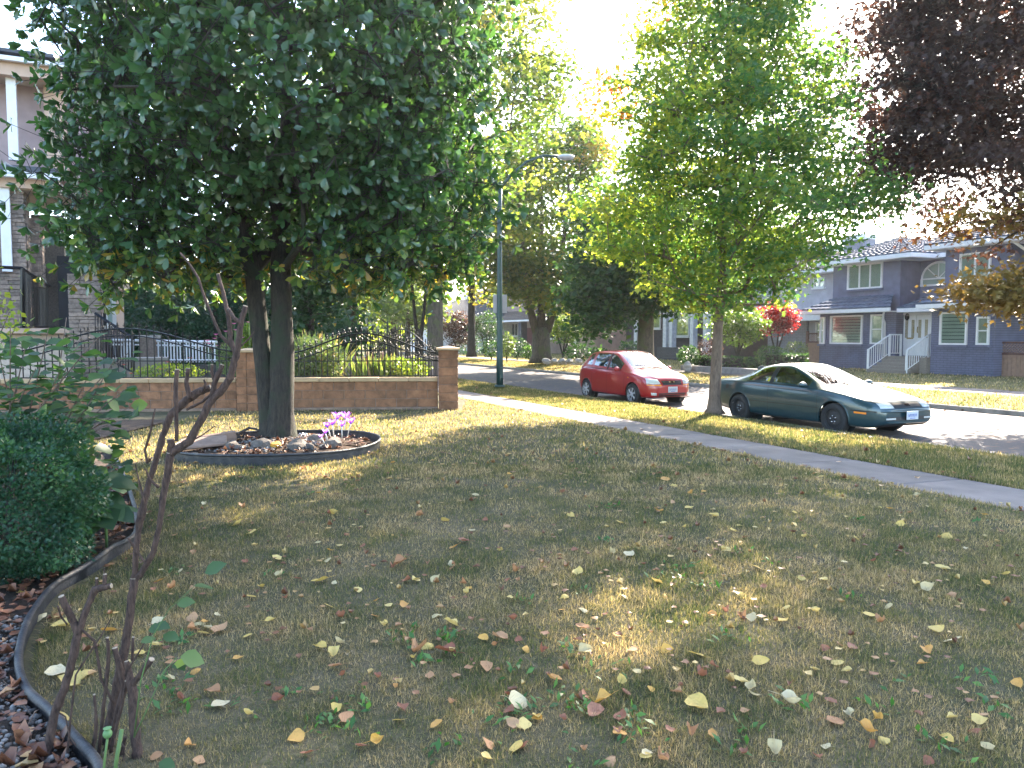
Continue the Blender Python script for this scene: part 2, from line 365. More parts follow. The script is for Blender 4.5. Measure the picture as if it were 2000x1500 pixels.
# ================= LOW WALL, PILLARS, IRON FENCE =================
BLOCK = mat('split face block', (.22, .108, .058), .9, .35, 7, bmp=.7, bscale=30, piece=.16)
COPE = mat('sandstone coping', (.40, .28, .165), .85, .12, 5, bmp=.3, bscale=40, piece=.08)
MORT = mat('mortar', (.22, .16, .13), .95, .2, 10)
IRON = mat('black iron', (.012, .012, .014), .38, .1, 5, metal=.6)
wall_rz = math.atan2(WD.y, WD.x)
def wall_seg(pxa, pxb, label):
    a, b2 = WL(pxa), WL(pxb); L = (b2-a).length; c = (a+b2)/2
    t = thing('garden_wall', label, 'wall', (c.x, c.y, 0), wall_rz)
    MB().box((0, 0, .29), (L/2, .085, .30)).build('core', MORT, t)
    MB().box((0, 0, .0), (L/2, .13, .055), jit=.004).build('footing', mat('brown footing', (.22, .15, .11), .95, .3, 6, bmp=.5), t, bevel=.01)
    mes = []
    for k in range(4):
        mb = MB()
        def fn(i, j): return ((i-.5)*.436, .10+ .012*math.sin(i*9+k)*math.sin(j*7+2*k)*(4*i*(1-i)*4*j*(1-j)) , (j-.5)*.176)
        mb.box((0, 0, 0), (.218, .098, .088)); me = mb.mesh('block', .006); me.materials.append(BLOCK); mes.append(me)
    bw = .45; n = 0
    for r in range(3):
        z = .058+.094+r*.186; s = -L/2 + (bw/2 if r % 2 else 0); x = -L/2
        while x < L/2-.02:
            x1 = min(x+(bw/2 if (x == -L/2 and r % 2) else bw), L/2); wdt = x1-x
            o = bpy.data.objects.new('block', random.choice(mes)); link(o, t)
            o.location = ((x+x1)/2, random.uniform(-.003, .003), z); o.scale = (wdt/.45, 1, 1); o.rotation_euler = (random.choice([0, math.pi]), 0, 0); x = x1
    mec = MB().box((0, 0, 0), (.296, .135, .045), jit=.003).mesh('coping_stone', .012); mec.materials.append(COPE)
    k = max(1, round(L/.6)); cw = L/k
    for i in range(k):
        o = bpy.data.objects.new('coping_stone', mec); link(o, t); o.location = (-L/2+cw*(i+.5), random.uniform(-.004, .004), .66+random.uniform(-.003, .003)); o.scale = (cw/.6, 1, 1)
        o.rotation_euler = (0, 0, random.choice([0, math.pi]))
    return t
wall_seg(-230, 464, 'low brown block garden wall behind the leafy shrub, left of the tree')
wall_seg(508, 855, 'low brown block garden wall between the tree trunk and the corner pillar')
def pillar(px, wd, top, halves, label, off=0.05):
    c = WL(px, off); t = thing('stone_pillar', label, 'pillar', (c.x, c.y, 0), wall_rz)
    MB().box((0, 0, top/2-.05), (wd/2-.02, wd/2-.02, top/2)).build('core', MORT, t)
    n = round((top-.0)/.186); hgt = top/n
    if halves:
        me = MB().box((0, 0, 0), (wd/4-.004, wd/2, hgt/2-.004)).mesh('block', .006)
    else: me = MB().box((0, 0, 0), (wd/2, wd/2, hgt/2-.004)).mesh('block', .008)
    me.materials.append(BLOCK)
    for r in range(n):
        for s in ((-1, 1) if halves else (0,)):
            o = bpy.data.objects.new('block', me); link(o, t); o.location = (s*wd/4+random.uniform(-.002, .002), random.uniform(-.002, .002), hgt*(r+.5)); o.rotation_euler = (0, 0, random.choice([0, math.pi]))
    mb = MB(); W2 = wd/2+.05
    mb.box((0, 0, 0), (W2, W2, .022)); mb.box((0, 0, .045), (W2, W2, .0225), taper=.12)
    mb.build('pillar_cap', COPE, t, loc=(0, 0, top+.024)); return t
pillar(875.5, .42, 1.30, False, 'brown block corner pillar with pale pyramid cap beside the sidewalk')
pillar(487, .44, 1.26, True, 'brown block pillar half hidden behind the big tree trunk')
def finial(parent, M, s=1.0, hook=True):
    me = FIN_ME
    o = bpy.data.objects.new('finial', me); link(o, parent); o.location = M; return o
_mb = MB(); _mb.ball((0, 0, .02), (.014, .014, .016), 6, 4); _mb.ball((0, 0, .055), (.022, .012, .018), 6, 4)
_mb.tube([(0, 0, .06), (0, 0, .085), (0, 0, .13)], [.010, .017, .001], 5)
_mb.tube([(-.012, 0, .03), (-.034, 0, .045), (-.03, 0, .07)], [.006, .006, .002], 4); _mb.tube([(.012, 0, .03), (.034, 0, .045), (.03, 0, .07)], [.006, .006, .002], 4)
FIN_ME = _mb.mesh('finial'); FIN_ME.materials.append(IRON)
def iron_fence(a, b2, n, ztop, zlow, zmid, zbot, label, name='iron_fence', cat='fence', hook=True):
    """a, b2 plan points; ztop(s), zlow(s) arch functions for s in 0..1"""
    L = (b2-a).length; d = (b2-a)/L; rz = math.atan2(d.y, d.x)
    t = thing(name, label, cat, (a.x, a.y, 0), rz)
    for fn, nm, r in ((ztop, 'arched_rail', .018), (zlow, 'arched_rail', .014)):
        mb = MB(); mb.tube([(L*i/24, 0, fn(i/24)) for i in range(25)], r, 5); mb.build(nm, IRON, t)
    for z in (zmid, zbot):
        MB().box((L/2, 0, z), (L/2, .011, .012)).build('rail', IRON, t)
    for i in range(n):
        s = (i+.5)/n; x = L*s; zt = ztop(s)+.02
        mb = MB(); mb.box((0, 0, (zbot+zt)/2), (.0095, .0095, (zt-zbot)/2))
        if hook:
            zl = zlow(s)
            mb.tube([(.0, 0, zl+.09), (.015, 0, zl+.05), (.045, 0, zl+.025), (.07, 0, zl+.04)], [.007, .007, .006, .004], 4)
        p = mb.build('picket', IRON, t, loc=(x, 0, 0))
        finial(p, (0, 0, zt))
    return t
arch = lambda zc, ze: (lambda s: ze+(zc-ze)*(math.cos((s-.5)*2*math.pi*.92)*.5+.5)**.9)
iron_fence(WL(24), WL(464), 31, arch(1.765, 1.25), arch(1.62, 1.10), 1.075, .725, 'black wrought iron fence panel arching over the left garden wall, with spear finials')
iron_fence(WL(567), WL(856), 26, arch(1.66, 1.22), arch(1.50, 1.06), 1.065, .735, 'black wrought iron fence panel arching on the wall right of the tree trunk')
_c = WL(862, -.28); _e = _c+VD*5.2-ND*.25
iron_fence(_c, _e, 30, arch(1.78, 1.15), arch(1.62, 1.0), 1.05, .12, 'arched black iron side gate panel running back from the corner pillar', 'iron_gate', 'gate')
for _k in range(1):
    MB().box((0, 0, .72), (.03, .03, .6)).build('gate_post', IRON, None, loc=(_e.x, _e.y, 0)); tag(bpy.data.objects['gate_post'], 'thin black iron post at the far end of the side gate', 'post')
# ================= TREES =================
T_MAG = (np.array([[0, 0, 0], [-.14, .30, .035], [.14, .30, .035], [0, .3, -.005], [-.23, .74, .02], [.23, .74, .02], [0, .68, -.02], [0, 1, -.07]]),
         np.array([[0, 3, 1], [0, 2, 3], [1, 3, 6], [1, 6, 4], [3, 2, 5], [3, 5, 6], [4, 6, 7], [6, 5, 7]]))
T_MAP = (np.array([[0, 0, 0], [-.5, .42, .05], [-.16, .5, 0], [0, 1, -.08], [.16, .5, 0], [.5, .42, .05]]), np.array([[0, 2, 1], [0, 3, 2], [0, 4, 3], [0, 5, 4]]))
T_SIM = (np.array([[0, 0, 0], [-.36, .5, .06], [.36, .5, .06], [0, 1, -.04]]), np.array([[0, 2, 1], [1, 2, 3]]))
T_FAN = (np.array([[0, 0, 0], [-.3, .55, .0], [-.1, .45, .02], [-.13, .95, .02], [.02, .55, 0], [.12, 1, -.02], [.14, .5, 0], [.36, .62, .02]]),
         np.array([[0, 2, 1], [0, 4, 2], [2, 4, 3], [0, 6, 4], [4, 6, 5], [0, 7, 6]]))
def nrm(a): return a/np.maximum(np.linalg.norm(a, axis=1, keepdims=True), 1e-9)
def leaf_arrays(T, pos, ldir, lnor, size, rnd):
    V, F = T; a = nrm(ldir); s = nrm(np.cross(a, lnor)); n = np.cross(s, a)
    W = (V[None, :, 0:1]*s[:, None, :]+V[None, :, 1:2]*a[:, None, :]+V[None, :, 2:3]*n[:, None, :])*size[:, None, None]+pos[:, None, :]
    k = len(V); FF = F[None]+(np.arange(len(pos))*k)[:, None, None]
    return W.reshape(-1, 3), FF.reshape(-1, 3), np.repeat(rnd, k)
def leaf_obj(name, T, pos, ldir, lnor, size, rnd, m, parent=None, smooth=False):
    W, F, r = leaf_arrays(T, pos, ldir, lnor, size, rnd)
    return add(name, mesh_np(name, W, F, {'rnd': r}, smooth), m, parent)
def sample_blob(b, n):
    d = nrm(RNG.normal(size=(n, 3))); p = b.get('p', 2.4)
    d /= (np.abs(d)**p).sum(1, keepdims=True)**(1/p)
    az = np.arctan2(d[:, 1], d[:, 0]); lump = 1+b.get('lump', .12)*(np.sin(3*az+7*d[:, 2]+b['c'][0])+.6*np.sin(7*az-5*d[:, 2]+b['c'][2]*3))
    rr = RNG.uniform(b.get('in', .15), 1, n)**(1/b.get('e', 2.6))*lump
    return np.array(b['c'])+d*np.array(b['r'])*rr[:, None]
def sample_prof(b, n):
    zs, rs = np.array(b['z']), np.array(b['rr']); zz = np.linspace(zs[0], zs[-1], 200); ww = np.interp(zz, zs, rs)**1.6+.05; ww /= ww.sum()
    z = RNG.choice(zz, n, p=ww)+RNG.normal(0, .05, n); az = RNG.uniform(0, 2*np.pi, n)
    r = np.interp(z, zs, rs)*np.sqrt(RNG.uniform(.02, 1, n))*(1+.16*np.sin(3*az+z*1.3)+.12*np.sin(8*az+z*3.1))
    return np.stack([b['c'][0]+np.cos(az)*r+b.get('sx', 0)*(z-zs[0]), b['c'][1]+np.sin(az)*r, z], 1)
def tubes_np(A, B, ra, rb, k=5):
    t = nrm(B-A); ref = np.where(np.abs(t[:, 2:3]) < .9, np.array([[0, 0, 1.]]), np.array([[1., 0, 0]])); x = nrm(np.cross(ref, t)); y = np.cross(t, x)
    an = np.arange(k)*2*np.pi/k; c, s = np.cos(an)[None, :, None], np.sin(an)[None, :, None]
    ring = x[:, None]*c+y[:, None]*s
    V = np.concatenate([A[:, None]+ring*ra[:, None, None], B[:, None]+ring*rb[:, None, None]], 1)
    i = np.arange(k); j = (i+1) % k; F = np.stack([i, j, j+k, i+k], 1)
    return V.reshape(-1, 3), (F[None]+(np.arange(len(A))*2*k)[:, None, None]).reshape(-1, 4)
def skeleton(trunks, targets, step=.45, up=.5):
    pos, par, rad = [], [], []
    for tr in trunks:
        for i, (x, y, z, r) in enumerate(tr):
            pos.append((x, y, z)); rad.append(r); par.append(len(pos)-2 if i else -1)
    nt0 = len(pos); M = len(targets)*8+nt0+10; PA = np.zeros((M, 3)); PA[:nt0] = pos; n = nt0
    pr = np.full(M, -1); pr[:nt0] = par
    zt0 = min(t[2] for tr in trunks for t in tr[1:])
    order = np.argsort([min(np.linalg.norm(np.array(q[:3])-t) for tr in trunks for q in tr) for t in targets]); tips = []
    for ti in order:
        t = targets[ti]; d = PA[:n]-t; dist = np.linalg.norm(d, axis=1)+np.maximum(d[:, 2], 0)*up*2+np.where(PA[:n, 2] < zt0-.01, 50, 0)
        k = int(np.argmin(dist)); a = PA[k]; L = np.linalg.norm(t-a); m = max(1, min(6, int(L/step)))
        prev = k
        for j in range(1, m+1):
            f = j/m; p = a+(t-a)*f; p[2] += -math.sin(f*math.pi)*L*.06
            if j < m: p = p+RNG.normal(0, .05*L/m+.015, 3)
            PA[n] = p; pr[n] = prev; prev = n; n += 1
        tips.append(prev)
    PA = PA[:n]; pr = pr[:n]; cnt = np.zeros(n); cnt[tips] = 1
    for i in range(n-1, nt0-1, -1): cnt[pr[i]] += cnt[i]
    return PA, pr, cnt, nt0, np.array(rad)
def tree(name, label, trunks, blobs, leaf, barkm, group=None, cat='tree', tip_r=.006, twig_k=5, cutparts=0, step=.45, up=.5, limb_parts=True):
    b0 = trunks[0][0]; t = thing(name, label, cat, (b0[0], b0[1], b0[2]), 0, group); off = np.array(b0[:3])
    targets = []; hue = []
    for b in blobs:
        s = (sample_prof if 'z' in b else sample_blob)(b, b['n']); targets.append(s); hue.append(np.full(len(s), b.get('h', 0.)))
    targets = np.concatenate(targets); hue = np.concatenate(hue)
    keep = targets[:, 2] > b0[2]+.3; targets, hue = targets[keep], hue[keep]
    PA, pr, cnt, nt0, rt = skeleton([[q for q in tr] for tr in trunks], targets, step, up)
    # trunk tubes, rough
    mb = MB()
    for tr in trunks: mb.tube([(x-off[0], y-off[1], z-off[2]) for x, y, z, r in tr], [r for *_, r in tr], 14 if trunks[0][0][3] > .1 else 8, rough=.07)
    mb.build('trunk', barkm, t)
    r = tip_r*np.maximum(cnt, 1)**.46; i = np.arange(nt0, len(PA)); p = pr[i]
    rp = np.where(p < nt0, r[i]*1.15, r[p]); big = rt.max()*.6
    V, F = tubes_np(PA[p]-off, PA[i]-off, np.minimum(rp, big), np.minimum(r[i], big), twig_k)
    add('branches', mesh_np('branches', V, F, smooth=True), barkm, t)['kind'] = 'stuff'
    # leaves
    n = len(targets); per = leaf['per']; T = leaf['T']
    if leaf.get('rosette'):
        m = leaf['rosette']; cen = np.repeat(targets, m, 0)+RNG.normal(size=(n*m, 3))*np.array(leaf['spread']); hh = np.repeat(hue, m)
        cc = np.array(blobs[0]['c']); out = nrm(nrm(cen-cc)+RNG.normal(size=cen.shape)*.35+np.array([0, 0, .25]))
        V, F = tubes_np(np.repeat(targets, m, 0)-off, cen-off, np.full(n*m, .005), np.full(n*m, .004), 3); add('twigs', mesh_np('twigs', V, F), barkm, t)
        ce = np.repeat(cen, per, 0); o = np.repeat(out, per, 0); rv = nrm(np.cross(o, RNG.normal(size=o.shape)))
        ang = RNG.uniform(.35, 1.35, len(ce))[:, None]; ld = o*np.cos(ang)+rv*np.sin(ang); ld[:, 2] -= .12; ln = nrm(o*np.sin(ang)-rv*np.cos(ang))+RNG.normal(size=o.shape)*.22
        cl = np.repeat(RNG.uniform(0, 1, n*m), per); hh = np.repeat(hh, per)
    else:
        cl = np.repeat(RNG.uniform(0, 1, n), per); hh = np.repeat(hue, per)
        ce = np.repeat(targets, per, 0)+RNG.normal(size=(n*per, 3))*np.array(leaf['spread'])
        o = RNG.normal(size=ce.shape); ld = o*np.array([1, 1, .5])+np.array([0, 0, -leaf.get('droop', .3)]); ln = RNG.normal(size=ce.shape)*leaf.get('tilt', .5)+np.array([0, 0, 1.])
    sz = leaf['size']*RNG.uniform(.6, 1.25, len(ce)); rnd = np.clip(.5+(cl-.5)*leaf.get('cv', .45)+(RNG.uniform(0, 1, len(ce))-.5)*leaf.get('lv', .5)+hh, 0, 1)
    if 'huef' in leaf: rnd = np.clip(rnd+leaf['huef'](ce), 0, 1)
    cr = bpy.data.objects.new('crown', None); link(cr, t)
    idx = np.ones(len(ce), bool)
    if cutparts:
        sx = 1000+ce[:, 0]/ce[:, 1]*1500; sy = 657-(ce[:, 2]-CAMZ)/ce[:, 1]*1500
        sc = ce[:, 1]/sz+np.where((sx < 0) | (sx > 2000) | (sy < 0), 1e4, 0); pick = np.argsort(sc)[:cutparts]; idx[pick] = False
        tm = []
        for q in range(8):
            me = mesh_np('leaf', T[0], T[1], {'rnd': np.full(len(T[0]), (q+.5)/8)}); me.materials.append(leaf['m']); tm.append(me)
        a = nrm(ld); s = nrm(np.cross(a, ln)); nn = np.cross(s, a)
        for q in pick:
            o_ = bpy.data.objects.new('leaf', tm[min(7, int(rnd[q]*8))]); link(o_, cr)
            Mx = Matrix(((s[q][0], a[q][0], nn[q][0], 0), (s[q][1], a[q][1], nn[q][1], 0), (s[q][2], a[q][2], nn[q][2], 0), (0, 0, 0, 1)))
            o_.matrix_local = Matrix.Translation(Vector(ce[q]-off)) @ Mx @ Matrix.Scale(float(sz[q]), 4)
    lo = leaf_obj('foliage', T, (ce-off)[idx], ld[idx], ln[idx], sz[idx], rnd[idx], leaf['m'], cr); lo['kind'] = 'stuff'
    return t
MAGL = leafmat('magnolia leaf', [(0, (.026, .062, .030)), (.55, (.048, .108, .042)), (.75, (.075, .13, .045)), (.93, (.16, .22, .045)), (1, (.30, .20, .05))], .36, rough=.26, spec=.75, tboost=1.7)
MAPL = leafmat('maple leaf', [(0, (.030, .078, .045)), (.35, (.06, .125, .05)), (.6, (.15, .19, .045)), (.88, (.33, .30, .06)), (.97, (.42, .24, .05)), (1, (.42, .09, .04))], .6, tboost=1.9)
COPL = leafmat('copper leaf', [(0, (.042, .028, .030)), (.45, (.062, .040, .035)), (.62, (.12, .05, .035)), (.75, (.20, .12, .04)), (.85, (.15, .16, .04)), (1, (.09, .13, .035))], .42, tcol=(1.5, 1.15, .8))
AUTL = leafmat('autumn street tree leaf', [(0, (.035, .07, .025)), (.4, (.08, .12, .03)), (.65, (.17, .18, .05)), (.85, (.30, .24, .07)), (.96, (.38, .18, .06)), (1, (.42, .08, .05))], .6)
DKGL = leafmat('dark tree leaf', [(0, (.018, .045, .022)), (.6, (.035, .08, .03)), (1, (.10, .16, .035))], .4)
CEDL = leafmat('cedar foliage', [(0, (.010, .036, .022)), (.6, (.02, .062, .034)), (1, (.045, .10, .04))], .25)
REDL = leafmat('red maple leaf', [(0, (.06, .010, .018)), (.5, (.16, .018, .025)), (1, (.42, .05, .03))], .5, tcol=(2.6, 1.2, 1.0))
YGRL = leafmat('yellow green leaf', [(0, (.06, .11, .025)), (.5, (.13, .19, .035)), (1, (.30, .30, .05))], .5)
OLVL = leafmat('olive leaf', [(0, (.07, .10, .05)), (.6, (.13, .17, .08)), (1, (.22, .26, .12))], .4)
BK_MAG = bark('magnolia bark', (.010, .009, .007), (.045, .037, .027), 9, (.022, .027, .014))
BK_MAP = bark('maple bark', (.085, .06, .045), (.19, .135, .10), 9)
BK_OLD = bark('old mossy bark', (.05, .04, .03), (.14, .11, .08), 5, (.09, .09, .04))
BK_DRK = bark('dark bark', (.022, .018, .015), (.055, .045, .038), 6)
# --- big magnolia ---
mx_, my_ = -3.52, 11.45
tree('magnolia_tree', 'big dark glossy leaved magnolia with forked trunk standing in the black edged ring',
     [[(mx_+.03, my_, -.02, .30), (mx_+.035, my_, .10, .255), (mx_+.045, my_, .22, .222), (mx_+.07, my_-.02, .5, .192), (mx_+.085, my_-.02, .9, .178), (mx_+.10, my_, 1.4, .172), (mx_+.10, my_, 1.9, .16), (mx_+.09, my_, 2.5, .15), (mx_+.1, my_+.1, 3.4, .13), (mx_+.2, my_+.2, 4.8, .11), (mx_+.1, my_+.1, 6.5, .07)],
      [(mx_-.07, my_+.01, -.02, .26), (mx_-.08, my_+.01, .12, .20), (mx_-.10, my_+.01, .25, .162), (mx_-.14, my_+.02, .5, .14), (mx_-.175, my_+.02, .9, .128), (mx_-.215, my_+.03, 1.4, .125), (mx_-.27, my_+.03, 2.0, .13), (mx_-.31, my_, 2.6, .13), (mx_-.5, my_-.1, 3.6, .11), (mx_-.9, my_-.2, 5.0, .08)]],
     [dict(c=(mx_+.20, my_+.2, 5.95), r=(2.98, 2.95, 3.1), n=1300, p=2.4, e=2.9, lump=.045, **{'in': .12}),
      dict(c=(-5.5, 11.1, 3.5), r=(1.0, 1.2, .9), n=70), dict(c=(-1.25, 11.2, 3.6), r=(1.1, 1.2, .9), n=70), dict(c=(-4.85, 10.5, 2.75), r=(1.0, .8, .42), n=44), dict(c=(-1.8, 10.8, 2.85), r=(1.1, .8, .40), n=44),
      dict(c=(-5.9, 11.3, 4.6), r=(.5, 1, 1.2), n=36), dict(c=(-5.2, 12.6, 3.0), r=(1.3, 1.0, .6), n=50), dict(c=(-1.6, 12.6, 2.95), r=(1.3, 1.0, .6), n=50)],
     dict(per=8, rosette=7, size=.146, spread=(.24, .24, .20), T=T_MAG, m=MAGL, cv=.3, lv=.3, huef=lambda c: -.08+.42*np.clip((3.5-c[:, 2])/.9, 0, 1)*(RNG.uniform(0, 1, len(c)) < .6)), BK_MAG, tip_r=.0065, cutparts=300)  # lowest leaves tinted yellower to imitate the backlit glow under the crown
# --- young maple on the verge ---
bx, by = P(1395, 806, -.14)[:2]
tree('maple_tree', 'young green maple turning yellow, on the grass verge between the two cars',
     [[(bx, by, -.16, .26), (bx, by, -.05, .17), (bx, by, .2, .135), (bx+.03, by, 1.0, .118), (bx+.06, by, 1.9, .105), (bx+.1, by, 2.3, .10), (bx+.14, by, 3.4, .085), (bx+.17, by, 5.2, .066), (bx+.17, by, 7.0, .047), (bx+.15, by, 9.0, .026), (bx+.1, by, 11.3, .01)]],
     [dict(c=(bx+.12, by), z=[2.2, 2.8, 3.9, 5.1, 6.3, 7.9, 9.1, 10.2, 11.6], rr=[.9, 1.9, 2.7, 2.75, 2.5, 1.9, 1.3, .8, .2], n=700),
      dict(c=(bx-2.5, by-.2, 7.1), r=(.35, .4, .8), n=8, h=.25), dict(c=(bx-1.35, by, 8.8), r=(.35, .4, 1.0), n=14, h=.2), dict(c=(bx+2.3, by, 7.3), r=(.35, .4, .9), n=8), dict(c=(bx+1.3, by, 8.9), r=(.35, .4, 1.0), n=10),
      dict(c=(bx+3.4, by, 4.6), r=(.9, .8, .5), n=22), dict(c=(bx+.3, by, 10.2), r=(.6, .6, 1.2), n=20, h=.15)],
     dict(per=66, size=.138, spread=(.30, .30, .14), tilt=.85, T=T_MAP, m=MAPL, cv=.42, lv=.34, huef=lambda c: -.03-.046*(c[:, 0]-bx)+.006*(c[:, 2]-6)), BK_MAP, tip_r=.0065, up=1.2, step=.6)  # leaf hue turns yellower leftward, colouring in the backlit side
# --- copper maple across the road, trunk outside the frame ---
tree('copper_maple_tree', 'large dark copper leaved tree overhanging from the upper right edge of the view',
     [[(14.9, 19.3, -.05, .42), (14.9, 19.3, .6, .34), (14.85, 19.3, 2.2, .31), (14.7, 19.3, 4, .28), (14.3, 19.2, 6.5, .2), (13.8, 19.2, 9, .12), (13.6, 19.2, 12, .05)],
      [(14.8, 19.3, 2.6, .16), (13.4, 19, 4.6, .11), (11.6, 18.8, 6.4, .08), (9.8, 18.7, 7.6, .05)], [(14.85, 19.2, 1.6, .10), (13.8, 18.6, 2.2, .07), (12.6, 17.8, 2.7, .04)]],
     [dict(c=(13.6, 19.2, 8.9), r=(5.2, 5.0, 4.5), n=720, e=2.2, lump=.16), dict(c=(10.5, 19, 8.3), r=(1.9, 1.9, 1.9), n=50), dict(c=(9.2, 19.3, 12.0), r=(2.6, 1.9, 1.35), n=120), dict(c=(9.8, 18.8, 6.1), r=(1.3, 1.4, 1.0), n=44, h=.04), dict(c=(11.0, 18.2, 4.25), r=(1.5, 1.1, .3), n=12, h=.4),  # topmost blob is an unseen bough added to shade the near lawn
      dict(c=(12.2, 17.3, 2.6), r=(1.7, .9, .6), n=46, h=.8), dict(c=(10.4, 17.2, 2.55), r=(.6, .5, .15), n=5, h=.75)],
     dict(per=92, size=.165, spread=(.42, .42, .18), tilt=.85, T=T_MAP, m=COPL, cv=.4, lv=.35, huef=lambda c: -.20+0*c[:, 0]), BK_DRK, tip_r=.008, up=.8, step=.7)
# --- street trees farther off ---
def strt(label, x, y, r, zt, blobs, m, bk=BK_OLD, size=.16, per=52, gz_=0.0, stems=None, hue=0.0, spread=(.45, .45, .25), name='street_tree', group='street trees along the road'):
    tr = [[(x, y, gz_-.05, r*1.5), (x, y, gz_+.35, r*1.1), (x, y, gz_+1.5, r), (x+.05, y, gz_+zt*.45, r*.85), (x+.1, y, gz_+zt*.7, r*.5), (x+.1, y, gz_+zt, r*.15)]]
    if stems: tr = [[(x, y, gz_-.05, r*1.5), (x, y, gz_+.4, r*1.1), (x, y, gz_+1.6, r*.95), (x, y, gz_+2.0, r*.8)]]+[[(x+dx*.2, y, gz_+1.5, r*.55), (x+dx*.6, y, gz_+2.6, r*.45), (x+dx, y, gz_+4.2, r*.36), (x+dx*1.5, y, gz_+zt*.8, r*.15)] for dx in stems]
    return tree(name, label, tr, blobs, dict(per=per, size=size*1.2, spread=spread, tilt=.9, T=T_SIM, m=m, cv=.5, lv=.35, huef=lambda c: hue+0*c[:, 0]), bk, group, tip_r=.012, twig_k=4, step=1.0)
strt('tall street tree with a thick mossy trunk just behind the corner pillar', -3.0, 30, .30, 14, [dict(c=(-3.3, 30, 10.2), r=(4.3, 4.2, 5.6), n=330, lump=.16), dict(c=(1.0, 30, 11.6), r=(1.5, 1.5, 1.2), n=30), dict(c=(0, 30, 14.3), r=(1.6, 1.5, 1.4), n=30, h=.3)], AUTL, hue=-.10, size=.19)
strt('old street tree forking into several stems on the far verge behind the red car', 1.68, 44, .52, 12, [dict(c=(1.9, 44, 9.2), r=(3.7, 3.6, 5.2), n=300, lump=.15), dict(c=(2.5, 43, 4.6), r=(3.2, 2.2, 1.5), n=90, h=.1), dict(c=(-.8, 43.5, 6), r=(1.5, 1.5, 1.8), n=40, h=.1), dict(c=(4.3, 44, 12.3), r=(1.2, 1, 1.2), n=26, h=.5)], AUTL, size=.24, stems=(-.9, 0, 1.0), gz_=.13, hue=-.12)
strt('slim dark trunked street tree on the far verge, left of the lamp post', -2.8, 53, .27, 12, [dict(c=(-2.6, 53, 9.5), r=(4.5, 4, 5), n=190, lump=.15)], AUTL, size=.3, gz_=.25, bk=BK_DRK, hue=.1)
strt('street tree with a brown trunk seen over the right fence panel', -8.95, 43, .30, 12, [dict(c=(-8.9, 43, 9.6), r=(4.8, 4, 5.2), n=200, lump=.15), dict(c=(-9.5, 41, 4.6), r=(2.2, 1.2, 1.2), n=40)], AUTL, size=.26)
strt('street tree with a dark forked trunk left of the mossy trunk', -4.95, 41, .20, 11, [dict(c=(-5, 41, 8.8), r=(3.5, 3.5, 4.6), n=150, lump=.15)], AUTL, size=.26, stems=(-.35, .4), bk=BK_DRK)
strt('low dark green maple behind the red car, its crown close to the lawn', 6.0, 34.6, .36, 9, [dict(c=(6.2, 34.4, 5.4), r=(3.4, 3.0, 2.6), n=260, lump=.15), dict(c=(7.8, 33.8, 3.6), r=(1.8, 1.4, .7), n=50), dict(c=(4.4, 33.8, 3.6), r=(1.4, 1.2, 1.4), n=60), dict(c=(3.6, 36, 3.0), r=(1.4, 1.2, 1.3), n=50)], DKGL, size=.22, bk=BK_OLD, gz_=.0)
strt('tall dark tree rising behind the fence left of the magnolia trunk', -7.4, 28, .2, 9, [dict(c=(-7.2, 28, 6.6), r=(2.4, 2.2, 3.6), n=150), dict(c=(-7.0, 27.5, 3.4), r=(1.0, .8, 1.5), n=40, h=-.1)], DKGL, bk=BK_DRK, size=.18, group='garden trees')
strt('yellow green autumn tree far down the street above the fence', -9.5, 62, .3, 9, [dict(c=(-9.5, 62, 6), r=(4.5, 3, 4.5), n=120, h=.2)], YGRL, size=.36, per=24, group='garden trees')
strt('olive grey rounded tree far behind the right fence panel', -7.6, 56, .2, 5.5, [dict(c=(-7.5, 56, 4.0), r=(2.3, 2, 1.9), n=70)], OLVL, size=.25, group='garden trees')
for i, (x, y, h, r) in enumerate([(-13.2, 26, 5.6, 1.1), (-11.6, 26.5, 4.6, 1.1), (-10.1, 26.2, 4.8, 1.0), (-8.9, 26.6, 4.0, .9)]):
    lab = ['tallest dark cedar standing next to the stone clad house', 'second dark cedar from the stone clad house', 'third dark cedar, behind the bare shrub tips', 'last dark cedar of the row beside the magnolia trunk'][i]
    tree('cedar_tree', lab, [[(x, y, 0, .12), (x, y, 1.2, .1), (x, y, h*.7, .05), (x, y, h, .02)]], [dict(c=(x, y), z=[.1, .6, h*.5, h*.85, h+.2], rr=[r*.9, r, r*.9, r*.5, .08], n=210)],
         dict(per=26, size=.17, spread=(.13, .13, .2), T=T_FAN, m=CEDL, droop=-.6, tilt=1.2), BK_DRK, 'cedars behind the left fence', tip_r=.006, twig_k=3, step=.8)
